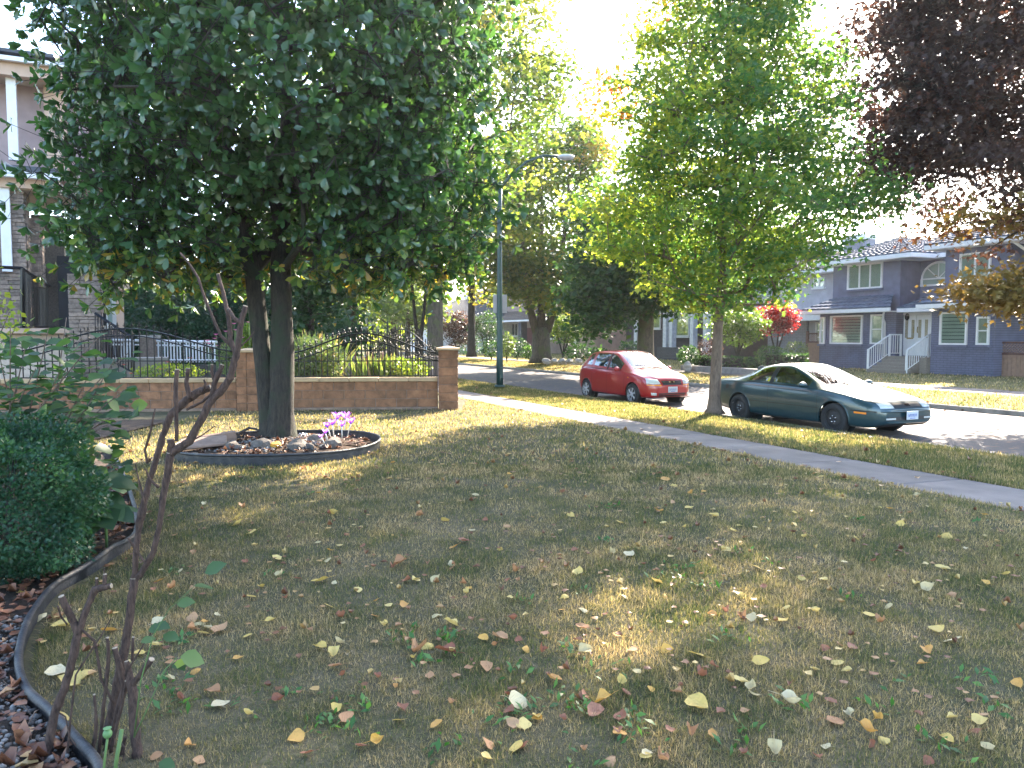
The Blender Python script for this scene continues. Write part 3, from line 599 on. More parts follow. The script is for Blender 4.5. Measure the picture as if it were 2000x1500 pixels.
# ---------------- bushes & hedges ----------------
def bush(name, label, c, r, n, m, size=.08, T=T_SIM, cat='shrub', group=None, stems=6, stemm=None, box=False, hue=0.0, e=3.0, h0=None):
    x, y, z = c; g = gz(x, y) if h0 is None else h0; t = thing(name, label, cat, (x, y, g), STREET if box else 0, group); off = np.array([x, y, g])
    if box:
        q = RNG.uniform(-1, 1, (n, 3)); ax = RNG.integers(0, 3, n); q[np.arange(n), ax] = np.sign(q[np.arange(n), ax])*RNG.uniform(.9, 1.0, n); q = q*np.array(r)*(1+.02*RNG.normal(size=(n, 1))); q[:, 2] += z-g
    else:
        b = dict(c=(0, 0, z-g), r=r, e=e, lump=.10); q = sample_blob(b, n)
    q = q[q[:, 2] > .01]; k = len(q)
    out = nrm(q-np.array([0, 0, z-g])+1e-6); ld = nrm(out+RNG.normal(size=q.shape)*.7); ln = out*.7+np.array([0, 0, .6])+RNG.normal(size=q.shape)*.5
    cl = np.sin(q[:, 0]*9)*np.sin(q[:, 1]*9+1)*np.sin(q[:, 2]*11)
    leaf_obj('foliage', T, q, ld, ln, size*RNG.uniform(.6, 1.3, k), np.clip(.45+.35*cl+RNG.uniform(-.3, .3, k)+hue, 0, 1), m, t)['kind'] = 'stuff'
    mb = MB()
    if box: mb.box((0, 0, z-g), (r[0]*.86, r[1]*.86, r[2]*.88))
    else:
        for i in range(stems):
            a = random.uniform(0, 6.28); mb.tube([(0, 0, 0), (math.cos(a)*r[0]*.3, math.sin(a)*r[1]*.3, (z-g)*.8), (math.cos(a)*r[0]*.6, math.sin(a)*r[1]*.6, (z-g)+r[2]*.5)], [.02, .012, .005], 4)
    mb.build('stems' if not box else 'inner_branches', stemm or BK_DRK, t); return t
def bush_px(name, label, px, py0, py1, D, halfpx, n, m, **k):
    a, b = Q(px, py0, D), Q(px, py1, D); rz = (a.z-b.z)/2; rx = halfpx/1500*D
    return bush(name, label, (a.x, D, (a.z+b.z)/2), (rx, k.pop('ry', rx), rz), n, m, **k)
# ================= BUILDINGS =================
WHITE = mat('white trim paint', (.72, .72, .74), .5, .05)
ROOFT = mat('blue grey roof tile', (.10, .125, .18), .85, .2, 4, spec=.15, bmp=.2, bscale=20)
def siding(name, col, brick=True, rough=.8):
    m = bpy.data.materials.new(name); m.use_nodes = True; nt = m.node_tree; b = nt.nodes['Principled BSDF']; b.inputs['Roughness'].default_value = rough
    c = ramp(nt, noise(nt, 2.5, 4), [(.35, tuple(x*.88 for x in col)), (.65, tuple(min(1, x*1.1) for x in col))])
    tc = nt.nodes.new('ShaderNodeTexCoord'); mp = nt.nodes.new('ShaderNodeMapping'); mp.inputs['Rotation'].default_value = (R(90), 0, R(90)) ; nt.links.new(tc.outputs['Object'], mp.inputs[0])
    if brick:
        sp = nt.nodes.new('ShaderNodeSeparateXYZ'); nt.links.new(tc.outputs['Object'], sp.inputs[0]); cb = nt.nodes.new('ShaderNodeCombineXYZ'); nt.links.new(sp.outputs[1], cb.inputs[0]); nt.links.new(sp.outputs[2], cb.inputs[1])
        br = nt.nodes.new('ShaderNodeTexBrick'); br.inputs['Scale'].default_value = 1.0; br.inputs['Brick Width'].default_value = .3; br.inputs['Row Height'].default_value = .09; br.inputs['Mortar Size'].default_value = .012
        nt.links.new(cb.outputs[0], br.inputs['Vector']); br.inputs['Color1'].default_value = (1, 1, 1, 1); br.inputs['Color2'].default_value = (.93, .93, .93, 1); br.inputs['Mortar'].default_value = (.62, .62, .62, 1)
        c = mix(nt, 1.0, c, br.outputs[0], 'MULTIPLY'); bump(nt, b, br.outputs[0], .6, .01)
    else: bump(nt, b, noise(nt, 60, 4, .7), .25, .01)
    nt.links.new(c, b.inputs['Base Color']); MATS[name] = m; return m
NAVY_B = siding('slate blue painted brick', (.115, .13, .215)); NAVY_S = siding('slate blue stucco', (.125, .14, .225), False)
WGL = glass('window glass', (.80, .86, .84), .01, k=.45)
BLIND = mat('blind fabric', (.42, .46, .42), .8, .08, 2); BLIND2 = mat('curtain fabric', (.50, .47, .40), .85, .15, 6); DARKIN = mat('dark interior', (.02, .022, .026), .9)
class House:
    def __init__(s, name, label, u, v, z, cat='house', group=None):
        s.o = (u, v, z); p = S(u, v, z); s.t = thing(name, label, cat, tuple(p), STREET, group)
    def L(s, u, v, z): return (u-s.o[0], v-s.o[1], z-s.o[2])
    def box(s, nm, m, u0, u1, v0, v1, z0, z1, parent=None, bev=0.0):
        c = s.L((u0+u1)/2, (v0+v1)/2, (z0+z1)/2); h = (abs(u1-u0)/2, abs(v1-v0)/2, abs(z1-z0)/2)
        return MB().box(c, h).build(nm, m, parent or s.t, bevel=bev)
    def pxr(s, x0, y0, x1, y1, u):
        ym = (y0+y1)/2; xm = (x0+x1)/2
        v0 = FU(x0, ym, u)[0]; v1 = FU(x1, ym, u)[0]; z0 = FU(xm, y1, u)[1]; z1 = FU(xm, y0, u)[1]; return min(v0, v1), max(v0, v1), z0, z1
    def window(s, x0, y0, x1, y1, u, n=1, blind=None, slats=0, sill=True, rect=None, cross=0):
        v0, v1, z0, z1 = rect or s.pxr(x0, y0, x1, y1, u); f = .07
        mb = MB()
        for a, b, c, d in ((v0-f, v1+f, z1, z1+f), (v0-f, v1+f, z0-f, z0), (v0-f, v0, z0, z1), (v1, v1+f, z0, z1)):
            mb.box(s.L(u-.03, (a+b)/2, (c+d)/2), (.05, (b-a)/2, (d-c)/2))
        for i in range(1, n): vv = v0+(v1-v0)*i/n; mb.box(s.L(u-.02, vv, (z0+z1)/2), (.035, .03, (z1-z0)/2))
        for i in range(1, cross+1): zz = z0+(z1-z0)*i/(cross+1); mb.box(s.L(u-.02, (v0+v1)/2, zz), (.03, (v1-v0)/2, .02))
        w_ = mb.build('window', WHITE, s.t)
        for i in range(n):
            a, b = v0+(v1-v0)*i/n, v0+(v1-v0)*(i+1)/n
            MB().box(s.L(u-.018, (a+b)/2, (z0+z1)/2), (.004, (b-a)/2-.002, (z1-z0)/2)).build('pane', WGL, w_)
        if blind:
            mb = MB()
            if slats:
                hh = (z1-z0)/slats
                for i in range(slats): mb.box(s.L(u-.004, (v0+v1)/2, z0+hh*(i+.5)), (.003, (v1-v0)/2, hh*.41))
            else: mb.box(s.L(u-.004, (v0+v1)/2, (z0+z1)/2), (.003, (v1-v0)/2, (z1-z0)/2))
            mb.build('blind', blind, w_)
        MB().box(s.L(u-.0, (v0+v1)/2, (z0+z1)/2), (.0005, (v1-v0)/2, (z1-z0)/2)).build('dark_back', DARKIN, w_)
        if sill: MB().box(s.L(u-.06, (v0+v1)/2, z0-f-.05), (.09, (v1-v0)/2+.12, .04)).build('sill', s.trim if hasattr(s, 'trim') else WHITE, w_)
        return w_
    def slope(s, a, b, c, d, m, nm='roof_slope', tile=.3):
        """a,b eave ends; d above a, c above b (local tuples u,v,z absolute)"""
        A, B, C, D = [Vector(s.L(*p)) for p in (a, b, c, d)]
        L = (B-A).length; H = ((D-A).length+(C-B).length)/2; nx = max(4, int(L/tile)*4); nc = max(2, int(H/.36)); n = (B-A).cross(D-A)
        if n.length < 1e-6: n = (B-A).cross(C-B)
        n.normalize()
        if n.z < 0: n = -n
        mb = MB()
        for k in range(nc):
            def fn(i, j):
                t = (k+j*1.06)/nc; t = min(t, 1.0); p = (A+(B-A)*i)*(1-t)+(D+(C-D)*i)*t
                return p+n*(.065*(1-j)+.03*abs(math.sin(i*nx/4*math.pi)))
            mb.grid(fn, nx, 1, smooth=False)
            # front lip of the course
            def lip(i, j):
                t = k/nc; p = (A+(B-A)*i)*(1-t)+(D+(C-D)*i)*t
                return p+n*((.065+.03*abs(math.sin(i*nx/4*math.pi)))*(1-j))
            mb.grid(lip, nx, 1, smooth=False)
        o = mb.build(nm, m, s.t); return o
    def hip(s, u0, u1, v0, v1, z, pitch, m, fascia=WHITE, over=.0, fh=.18):
        hw = min(u1-u0, v1-v0)/2; zr = z+hw*pitch
        if v1-v0 > u1-u0: r0, r1 = ((u0+u1)/2, v0+hw, zr), ((u0+u1)/2, v1-hw, zr)
        else: r0, r1 = (u0+hw, (v0+v1)/2, zr), (u1-hw, (v0+v1)/2, zr)
        c = [(u0, v0, z), (u0, v1, z), (u1, v1, z), (u1, v0, z)]
        if v1-v0 > u1-u0: quads = [(c[0], c[1], r1, r0), (c[1], c[2], r1, r1), (c[2], c[3], r0, r1), (c[3], c[0], r0, r0)]
        else: quads = [(c[0], c[1], r0, r0), (c[1], c[2], r1, r0), (c[2], c[3], r1, r1), (c[3], c[0], r0, r1)]
        for q in quads: s.slope(*q, m)
        mb = MB(); ft = .05
        mb.box(s.L(u0+ft/2-.03, (v0+v1)/2, z-fh/2), (ft/2, (v1-v0)/2, fh/2)); mb.box(s.L(u1-ft/2+.03, (v0+v1)/2, z-fh/2), (ft/2, (v1-v0)/2, fh/2))
        mb.box(s.L((u0+u1)/2, v0+ft/2-.03, z-fh/2), ((u1-u0)/2, ft/2, fh/2-.002)); mb.box(s.L((u0+u1)/2, v1-ft/2+.03, z-fh/2), ((u1-u0)/2, ft/2, fh/2-.002))
        mb.build('fascia', fascia, s.t)
        MB().box(s.L((u0+u1)/2, (v0+v1)/2, z-fh-.01), ((u1-u0)/2-.03, (v1-v0)/2-.03, .012)).build('soffit', WHITE, s.t)
        return zr
# ---- slate blue house ----
H = House('house', 'two storey slate blue house with white trimmed windows, white double door and front steps', 29.6, 12, .1); H.trim = NAVY_S
vL = FU(1600, 700, 29.6)[0]; vE0 = FU(1748, 700, 29.6)[0]; vE1 = FU(1817, 700, 28.4)[0]; vR = FU(1941, 700, 28.4)[0]; vRR = FU(2080, 600, 28.4)[0]
zE = FU(1640, 607, 29.0)[1]; zE2 = FU(1680, 505, 29.6)[1]
H.box('lower_wall', NAVY_B, 29.6, 38, vL, vE0, -.2, zE); H.box('lower_wall', NAVY_B, 28.4, 38, vE1, vR-0, -.2, zE); H.box('lower_wall', NAVY_B, 30.15, 37.9, vE1, vE0, -.2, zE); H.box('lower_wall', NAVY_B, 30.4, 37.8, vRR, vR, -.2, zE)
uU = 30.1; vUL = FU(1627, 560, uU)[0]; vU1 = FU(1758, 560, uU)[0]; vU2 = FU(1845, 560, 29.0)[0]; vUR = FU(1974, 560, 29.0)[0]
H.box('upper_wall', NAVY_S, uU, 37.5, vUL, vU1, zE, zE2-.02); H.box('upper_wall', NAVY_S, 29.0, 37.4, vU2, vUR, zE, zE2+.05); H.box('upper_wall', NAVY_S, 31.4, 37.3, vU1, vU2, zE, zE2-.03); H.box('upper_wall', NAVY_S, 30.2, 37.3, vRR-2, vUR, zE, zE2+.02)
# roofs
zr = H.hip(29.35, 38, vU1-1.1, vUL+.45, zE2, .40, ROOFT)
H.hip(28.4, 38.4, vRR-3, vU2+.5, zE2+.08, .42, ROOFT)
H.slope((31.0, vU1+1, zE2+.02), (31.0, vU2-1, zE2+.02), (34.5, vU2-1, zE2+1.4), (34.5, vU1+1, zE2+1.4), ROOFT)
H.box('fascia', WHITE, 30.95, 31.0, vU2+.3, vU1-1.05, zE2-.16, zE2+.02)
# lower skirt roofs
def skirt(u_e, u_w, v0, v1, z, rise, hipl=0.0, hipr=0.0):
    H.slope((u_e, v0, z), (u_e, v1, z), (u_w, v1-hipl, z+rise), (u_w, v0+hipr, z+rise), ROOFT)
    H.box('fascia', WHITE, u_e-.03, u_e+.03, v0, v1, z-.17, z-.003); H.box('soffit', WHITE, u_e+.04, 31.0, v0+.02, v1-.02, z-.17, z-.14)
skirt(28.9, 30.1, vE0-.25, vL+.5, zE+.06, .62, hipl=1.1, hipr=.8)
skirt(29.3, 31.2, vE1+.2, vE0-.27, zE+.02, .55)
skirt(27.7, 29.0, vRR, vE1+.18, zE+.08, .62, hipl=.9)
H.slope((28.9, vL+.5, zE+.06), (31, vL+.5, zE+.06), (30.1, vL-.6, zE+.68), (30.1, vL-.6, zE+.68), ROOFT)
# windows
H.window(1659, 518, 1722, 561, uU, 3, BLIND); H.window(1879, 497, 1933, 545, 29.0, 2, BLIND)
H.window(1605, 622, 1610, 669, 29.6, 1, BLIND, cross=1); H.window(1625, 619, 1683, 669, 29.6, 1, BLIND, 9); H.window(1704, 617, 1724, 669, 29.6, 1, BLIND2, cross=1)
H.window(1840, 613, 1887, 670, 28.4, 1, BLIND, 8); H.window(1912, 622, 1930, 670, 28.4, 1, BLIND2, cross=1)
# arched window
v0, v1, z0, z1 = H.pxr(1802, 512, 1868, 556, 31.4); vc = (v0+v1)/2; rr_ = (v1-v0)/2; mb = MB(); zb_ = z0+.28
arcp = [H.L(31.36, vc+rr_*math.cos(a), zb_+(z1-zb_)*math.sin(a)) for a in np.linspace(0, math.pi, 15)]
mb.tube(arcp, .05, 4, smooth=False); mb.box(H.L(31.36, vc, zb_), (.04, rr_, .03)); mb.box(H.L(31.36, vc, z0), (.04, rr_+.05, .04))
for s_ in (-1, 1): mb.box(H.L(31.36, vc+s_*rr_, (z0+zb_)/2), (.04, .04, (zb_-z0)/2))
for a in (math.pi/4, math.pi/2, 3*math.pi/4): mb.tube([H.L(31.36, vc, zb_), H.L(31.36, vc+rr_*.97*math.cos(a), zb_+(z1-zb_)*.97*math.sin(a))], .022, 4)
aw = mb.build('arched_window', WHITE, H.t); mb = MB(); mb.poly([(31.37-29.6, p[1], p[2]) for p in arcp]+[H.L(31.37, vc-rr_, z0), H.L(31.37, vc+rr_, z0)]); mb.build('pane', WGL, aw)
mb = MB(); mb.poly([(31.385-29.6, p[1], p[2]) for p in arcp]+[H.L(31.385, vc-rr_, z0), H.L(31.385, vc+rr_, z0)]); mb.build('blind', BLIND, aw)
# double door
v0, v1, z0, z1 = H.pxr(1766, 615, 1818, 695, 30.15); vc = (v0+v1)/2; zp = z0
DOORW = mat('white door', (.74, .74, .76), .45, .04); GOLD = mat('brass handle', (.35, .26, .10), .35, .1, metal=.9)
fr_ = MB(); fr_.box(H.L(30.11, vc, z1+.05), (.06, (v1-v0)/2+.1, .05)); fr_.box(H.L(30.11, v0-.05, (z0+z1)/2), (.06, .05, (z1-z0)/2)); fr_.box(H.L(30.11, v1+.05, (z0+z1)/2), (.06, .05, (z1-z0)/2)); fr_.build('door_frame', WHITE, H.t)
for s_ in (-1, 1):
    c0 = vc+s_*(v1-v0)/4; hw = (v1-v0)/4-.012; d_ = MB().box(H.L(30.115, c0, (z0+z1)/2), (.035, hw, (z1-z0)/2-.01)).build('door', DOORW, H.t)
    for q in (-.5, .5):
        MB().box(H.L(30.075, c0+q*hw, z0+(z1-z0)*.66), (.006, hw*.22, (z1-z0)*.22)).build('door_light', mat('leaded glass', (.34, .30, .22), .25, .4, 30), d_)
        MB().box(H.L(30.075, c0+q*hw, z0+(z1-z0)*.2), (.006, hw*.3, (z1-z0)*.12), ).build('panel', DOORW, d_)
    MB().tube([H.L(30.04, vc+s_*.09, z0+1.0), H.L(30.02, vc+s_*.09, z0+1.12), H.L(30.04, vc+s_*.09, z0+1.26)], .02, 6).build('handle', GOLD, d_)
MB().box(H.L(30.07, v1-.35, z0+(z1-z0)*.43), (.01, .16, .03)).build('mail_slot', GOLD, H.t)
# porch, steps
STEP = mat('aggregate step', (.20, .175, .15), .9, .15, 20, bmp=.3); vS0 = FU(1774, 720, 27.6)[0]; vS1 = FU(1697, 720, 27.6)[0]
H.box('porch', STEP, 28.75, 30.12, vE1+.02, vE0-.02, -.1, zp-.01)
ns = 5
for i in range(ns-1):
    zt = .1+(zp-.1)*(i+1)/ns; H.box('step', STEP, 27.45+.3*i, 28.74, vS0, vS1, -.1, zt, bev=.01)
H.box('porch', STEP, 28.2, 28.74, vE1+.02, vS0-.02, -.1, zp-.012)
def railing(vr, label_=None):
    mb = MB(); z_b = .1; 
    a = H.L(27.95, vr, 0); pts = [(27.5, .12), (28.8, zp), (29.5, zp)]
    for (ua, za), (ub, zb2) in zip(pts, pts[1:]):
        for hh, r in ((.92, .03), (.12, .018)): mb.tube([H.L(ua, vr, za+hh), H.L(ub, vr, zb2+hh)], r, 4, smooth=False)
        k = int((ub-ua)/.13)
        for i in range(k): t_ = (i+.5)/k; mb.box(H.L(ua+(ub-ua)*t_, vr, za+(zb2-za)*t_+.5), (.011, .011, .40))
    for u_, z_ in pts: mb.box(H.L(u_, vr, z_+.47), (.032, .032, .48))
    return mb.build('railing', WHITE, H.t)
railing(vS0+.02); railing(vS1-.02)
MB().tube([H.L(28.95, vE0+.1, zE-.12), H.L(29.3, vE0+.45, zE-.35), H.L(29.52, vE0+.5, zE-.6), H.L(29.54, vE0+.5, .3)], .045, 6).build('downpipe', WHITE, H.t)
MB().tube([H.L(28.5, vUR-.35, zE2-.12), H.L(29.6, vUR-.3, zE2-.5), H.L(30.1, vUR-.3, zE2-.8), H.L(30.1, vUR-.3, zE+.3)], .05, 6).build('downpipe', WHITE, H.t)
MB().tube([H.L(30.3, vR-.75, zE-.1), H.L(30.3, vR-.75, .2)], .05, 6).build('downpipe', WHITE, H.t)
MB().ball(H.L(30.0, vE0-.22, zp+1.7), (.1, .1, .16), 8, 6).build('wall_lamp', IRON, H.t)
ch = H.box('chimney', mat('grey chimney', (.18, .19, .24), .8), 35.0, 35.8, FU(1690, 480, 35)[0], FU(1648, 480, 35)[0], zE2, FU(1665, 470, 35)[1]); H.box('chimney_cap', WHITE, 34.9, 35.9, FU(1692, 480, 35)[0], FU(1646, 480, 35)[0], FU(1665, 470, 35)[1]+.002, FU(1665, 460, 35)[1], ch)
# lattice fences beside the house
WOOD = mat('brown fence boards', (.26, .165, .12), .8, .15, 8, piece=.1); WOODD = mat('dark fence post', (.10, .05, .04), .8)
def board_fence(label, u, px0, px1, ztop):
    va, vb = sorted((FU(px0, 700, u)[0], FU(px1, 700, u)[0])); F_ = House('board_fence', label, u, (va+vb)/2, .05, 'fence', 'lattice topped fences beside the blue house')
    nb = max(2, int((vb-va)/.15)); 
    for i in range(nb): F_.box('board', WOOD, u-.012, u+.012, va+(vb-va)*i/nb+.004, va+(vb-va)*(i+1)/nb-.004, .02, ztop-.45)
    for z_ in (ztop, ztop-.42): F_.box('rail', WOODD, u-.04, u+.04, va, vb, z_-.05, z_+.03)
    mb = MB(); k = int((vb-va)/.11)
    for i in range(-4, k+4):
        for s_ in (-1, 1):
            v_ = va+i*.11; p0, p1 = v_, v_+s_*.34; 
            if min(p0, p1) >= va and max(p0, p1) <= vb: mb.tube([F_.L(u-.004*s_, p0, ztop-.39), F_.L(u-.004*s_, p1, ztop-.05)], .014, 4, smooth=False)
    mb.build('lattice', WOOD, F_.t)['kind'] = 'stuff'
    for v_ in (va, vb): F_.box('post', WOODD, u-.06, u+.06, v_-.06, v_+.06, -.05, ztop+.12)
board_fence('brown lattice topped fence at the right edge, joining the blue house', 28.9, 1944, 2075, 1.38)
board_fence('short brown lattice topped fence between the grey house and the blue house', 30.2, 1576, 1603, 1.75)
# ---- grey house ----
GREY = siding('pale grey stucco', (.36, .36, .42), False); GREY2 = siding('grey siding', (.22, .23, .27), True); DKG = mat('charcoal roof', (.07, .075, .09), .8, .2, 5)
G = House('house', 'pale grey house with flat white eaves behind the red leaved tree', 33.0, 22, .1)
a0 = FU(1632, 600, 33)[0]; a1 = FU(1470, 600, 33)[0]; zl = FU(1600, 610, 32.2)[1]; zu = FU(1600, 534, 33)[1]
G.box('upper_wall', GREY, 33, 41, a0-.5, a1, zl, zu); G.box('lower_wall', GREY, 33.3, 41, a0-.4, FU(1576, 640, 33.3)[0], -.2, zl)
G.box('lower_wall', GREY2, 33.1, 41, FU(1575, 640, 33.1)[0], FU(1500, 640, 33.1)[0], -.2, zl-.01)
G.box('parapet', WHITE, 32.0, 33.0, a0-.5, a1+.3, zl-.42, zl); G.box('parapet', WHITE, 31.9, 33.0, a0-.5, a1+.4, zl+.002, zl+.10)
G.hip(32.3, 42, a0-1.2, a1+.7, zu+.15, .3, DKG)
G.window(1592, 544, 1610, 559, 33, 2, None, cross=1); G.window(1596, 632, 1603, 672, 33.3, 1, None, cross=2)
G.box('wall_lamp', WHITE, 32.9, 33.0, FU(1527, 660, 33)[0], FU(1521, 660, 33)[0], FU(1524, 665, 33)[1], FU(1524, 657, 33)[1])
# ---- white columned house ----
DKW = mat('dark brown cladding', (.065, .05, .05), .85); BRK = siding('dark brick wall', (.09, .08, .085), True); COLW = mat('white column', (.58, .58, .62), .5)
C = House('house', 'dark house with white porch columns behind the red car', 31.0, 34, .1)
b0 = FU(1405, 650, 31)[0]; b1 = FU(1190, 650, 31)[0]; zc = FU(1300, 585, 31)[1]
C.box('wall', DKW, 32.5, 40, b0, b1, -.2, zc); C.box('porch', BRK, 30.9, 32.48, FU(1330, 690, 31)[0], FU(1285, 690, 31)[0], -.2, FU(1300, 678, 31)[1])
for i, x in enumerate((1243, 1300, 1312, 1353, 1379)):
    vv = FU(x, 640, 31.1)[0]; c_ = C.box('column', COLW, 31.0, 31.35, vv-.17, vv+.17, .6, zc); C.box('column_base', COLW, 30.95, 31.4, vv-.24, vv+.24, .3, .598, c_)
for i in range(5): C.box('step', BRK, 29.6+i*.28, 30.88, FU(1328, 705, 30)[0], FU(1303, 705, 30)[0], -.1, .25+i*.17)
C.box('beam', COLW, 30.9, 31.4, b0, b1, zc+.002, zc+.4); C.box('upper_wall', DKW, 32.4, 40, b0, b1, zc+.402, zc+3); C.hip(30.8, 41, b0-.6, b1+.6, zc+3.2, .35, DKG)
C.window(1255, 605, 1290, 640, 32.5, 2, BLIND2); C.window(1322, 600, 1346, 655, 32.5, 1, BLIND2)
# ---- brown house behind the forked tree ----
PNK = siding('pinkish stucco', (.30, .22, .19), False); ROOFB = mat('brown roof', (.13, .10, .085), .85, .2, 6)
B = House('house', 'brown stucco house half hidden behind trees between the lamp post and the red car', 32, 62, .2)
c0 = FU(1160, 640, 32)[0]; c1 = FU(930, 640, 32)[0]; zb2 = FU(1050, 625, 32)[1]; zt2 = zb2+2.6
B.box('wall', PNK, 32, 42, c0, c1, -.2, zt2); B.hip(31, 43, c0-1, c1+1, zt2+.2, .4, ROOFB); B.slope((30.2, c0, zb2), (30.2, c1, zb2), (32, c1, zb2+.9), (32, c0, zb2+.9), ROOFB); B.box('fascia', WHITE, 30.15, 30.2, c0, c1, zb2-.15, zb2)
for x0, x1, y0, y1 in ((942, 954, 583, 605), (956, 968, 583, 605), (1000, 1012, 633, 655), (1060, 1085, 640, 660), (1110, 1125, 642, 668), (1140, 1150, 560, 585)): B.window(x0, y0, x1, y1, 32, 2, None)
B.box('door', mat('dark red door', (.12, .03, .03), .5), 31.9, 32, FU(1045, 660, 32)[0], FU(1025, 660, 32)[0], 0, 2.4)
for x in (1015, 1052): vv = FU(x, 650, 30.3)[0]; B.box('column', BRK, 30.3, 30.9, vv-.3, vv+.3, -.1, zb2-.16)
# ---- far white bungalow ----
Wb = House('bungalow', 'small white bungalow with dark roof far down the street behind the trunks', 24, 96, .3)
v_, z_ = FU(800, 640, 24); v2_, _ = FU(850, 640, 24); q0, q1 = min(v_, v2_), max(v_, v2_)
Wb.box('wall', COLW, 24, 34, q0, q1, -.2, FU(820, 632, 24)[1]); Wb.hip(23, 35, q0-1, q1+1, FU(820, 630, 24)[1]+.1, .45, DKG); Wb.window(812, 642, 820, 652, 24, 1, None)
# ---- stone clad house on the left ----
MAUVE = siding('mauve stucco', (.36, .27, .27), False); SALM = mat('salmon fascia paint', (.52, .36, .27), .7, .08, 3); STN = mat('ledge stone', (.22, .175, .15), .9, .3, 14, bmp=.5, piece=.3); DKSTN = mat('stone backing', (.07, .06, .055), .95)
SOFF = mat('cream soffit', (.50, .43, .36), .8, .06)
LU = Q(40, 600, 19.5); lr = STREET
LH = thing('house', 'mauve house with stacked stone columns and salmon eaves at the left edge', 'house', (LU.x, LU.y, 0), STREET)
def lbox(nm, m, x0, x1, y0, y1, py0, py1, parent=None, Y=None, bev=0.0):
    """box whose camera-side face spans picture rows py0..py1 and columns x0..x1 at depth y0"""
    a, b = Q(x0, py1, y0), Q(x1, py0, y0); M = Matrix.Translation(Vector((-LU.x, -LU.y, 0)))
    c = Vector(((a.x+b.x)/2-LU.x, (y0+y1)/2-LU.y, (a.z+b.z)/2)); Ri = Matrix.Rotation(-STREET, 4, 'Z')
    # aligned to the street grid
    cl = Ri @ c; return MB().box(cl, ((b.x-a.x)/2, (y1-y0)/2, (b.z-a.z)/2)).build(nm, m, parent or LH, bevel=bev)
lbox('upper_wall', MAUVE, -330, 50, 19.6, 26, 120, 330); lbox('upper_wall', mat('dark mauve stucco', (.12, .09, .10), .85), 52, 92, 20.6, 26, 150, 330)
lbox('corner_board', SALM, 88, 118, 20.2, 20.5, 130, 330)
for x in (21,): lbox('downpipe', WHITE, x-5, x+5, 19.45, 19.58, 150, 312)
lbox('fascia', SALM, -330, 112, 18.7, 19.0, 100, 131); lbox('gutter', WHITE, -330, 114, 18.55, 18.69, 92, 101); lbox('soffit', SOFF, -330, 114, 19.01, 21, 131, 136); lbox('roof', DKG, -330, 100, 18.8, 25, 84, 91)
lbox('lower_gutter', WHITE, -330, 82, 18.2, 18.4, 322, 334); lbox('lower_fascia', SALM, -330, 80, 18.41, 18.6, 335, 356); lbox('lower_soffit', SOFF, -330, 80, 18.61, 21.5, 357, 361); lbox('lower_roof', DKG, -330, 60, 18.5, 19.6, 310, 321)
STM = [MB().box((0, 0, 0), (.5, .5, .5), jit=.035).mesh('stone', .03) for _ in range(5)]
for me in STM: me.materials.append(STN)
def stone_col(nm, x0, x1, y0, depth, py0, py1):
    a, b = Q(x0, py1, y0), Q(x1, py0, y0); Ri = Matrix.Rotation(-STREET, 4, 'Z'); cw = b.x-a.x
    c = Ri @ Vector(((a.x+b.x)/2-LU.x, y0+depth/2-LU.y, (a.z+b.z)/2)); hz = (b.z-a.z)/2
    o = MB().box(c, (cw/2-.03, depth/2-.03, hz)).build(nm, DKSTN, LH); z = -hz
    while z < hz-.02:
        hh = random.uniform(.07, .12); hh = min(hh, hz-z); x = -cw/2-.01
        while x < cw/2-.02:
            ww = min(random.uniform(.18, .42), cw/2+.01-x); s = bpy.data.objects.new('stone', random.choice(STM)); link(s, o)
            s.location = (c.x+x+ww/2, c.y-depth/2+.01+random.uniform(-.012, .012), c.z+z+hh/2); s.scale = (ww-.008, .10, hh-.008); x += ww
        for yy_ in np.arange(-depth/2+.1, depth/2-.05, .33):
            s = bpy.data.objects.new('stone', random.choice(STM)); link(s, o); s.location = (c.x+cw/2-.01+random.uniform(-.01, .01), c.y+yy_+.16, c.z+z+hh/2); s.scale = (.09, .32, hh-.008)
        z += hh
    return o
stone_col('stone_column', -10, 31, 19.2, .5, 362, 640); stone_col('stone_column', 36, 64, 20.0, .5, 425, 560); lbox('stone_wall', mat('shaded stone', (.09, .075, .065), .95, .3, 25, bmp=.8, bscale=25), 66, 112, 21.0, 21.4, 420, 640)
stone_col('stone_column', 134, 180, 18.6, .5, 535, 745)
lbox('downpipe', WHITE, 4, 14, 19.05, 19.15, 360, 530)
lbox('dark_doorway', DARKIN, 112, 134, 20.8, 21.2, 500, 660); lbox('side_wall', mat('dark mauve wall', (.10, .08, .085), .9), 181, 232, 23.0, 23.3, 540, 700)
wn = lbox('window', WHITE, 188, 206, 22.8, 22.95, 560, 642); lbox('pane', DARKIN, 190, 204, 22.7, 22.79, 566, 636, wn); wn = lbox('window', WHITE, 207, 224, 22.7, 22.85, 575, 640); lbox('pane', WGL, 210, 216, 22.6, 22.69, 580, 634, wn)
lbox('corner_board', SALM, 224, 234, 22.5, 22.8, 560, 640); lbox('bay_cornice', SALM, 215, 240, 22.3, 22.9, 555, 566)
lbox('porch_slab', SALM, -200, 108, 18.2, 21, 641, 652, bev=.02); lbox('porch_wall', mat('cream stucco', (.50, .40, .33), .85), -200, 104, 18.4, 20.8, 653, 760)
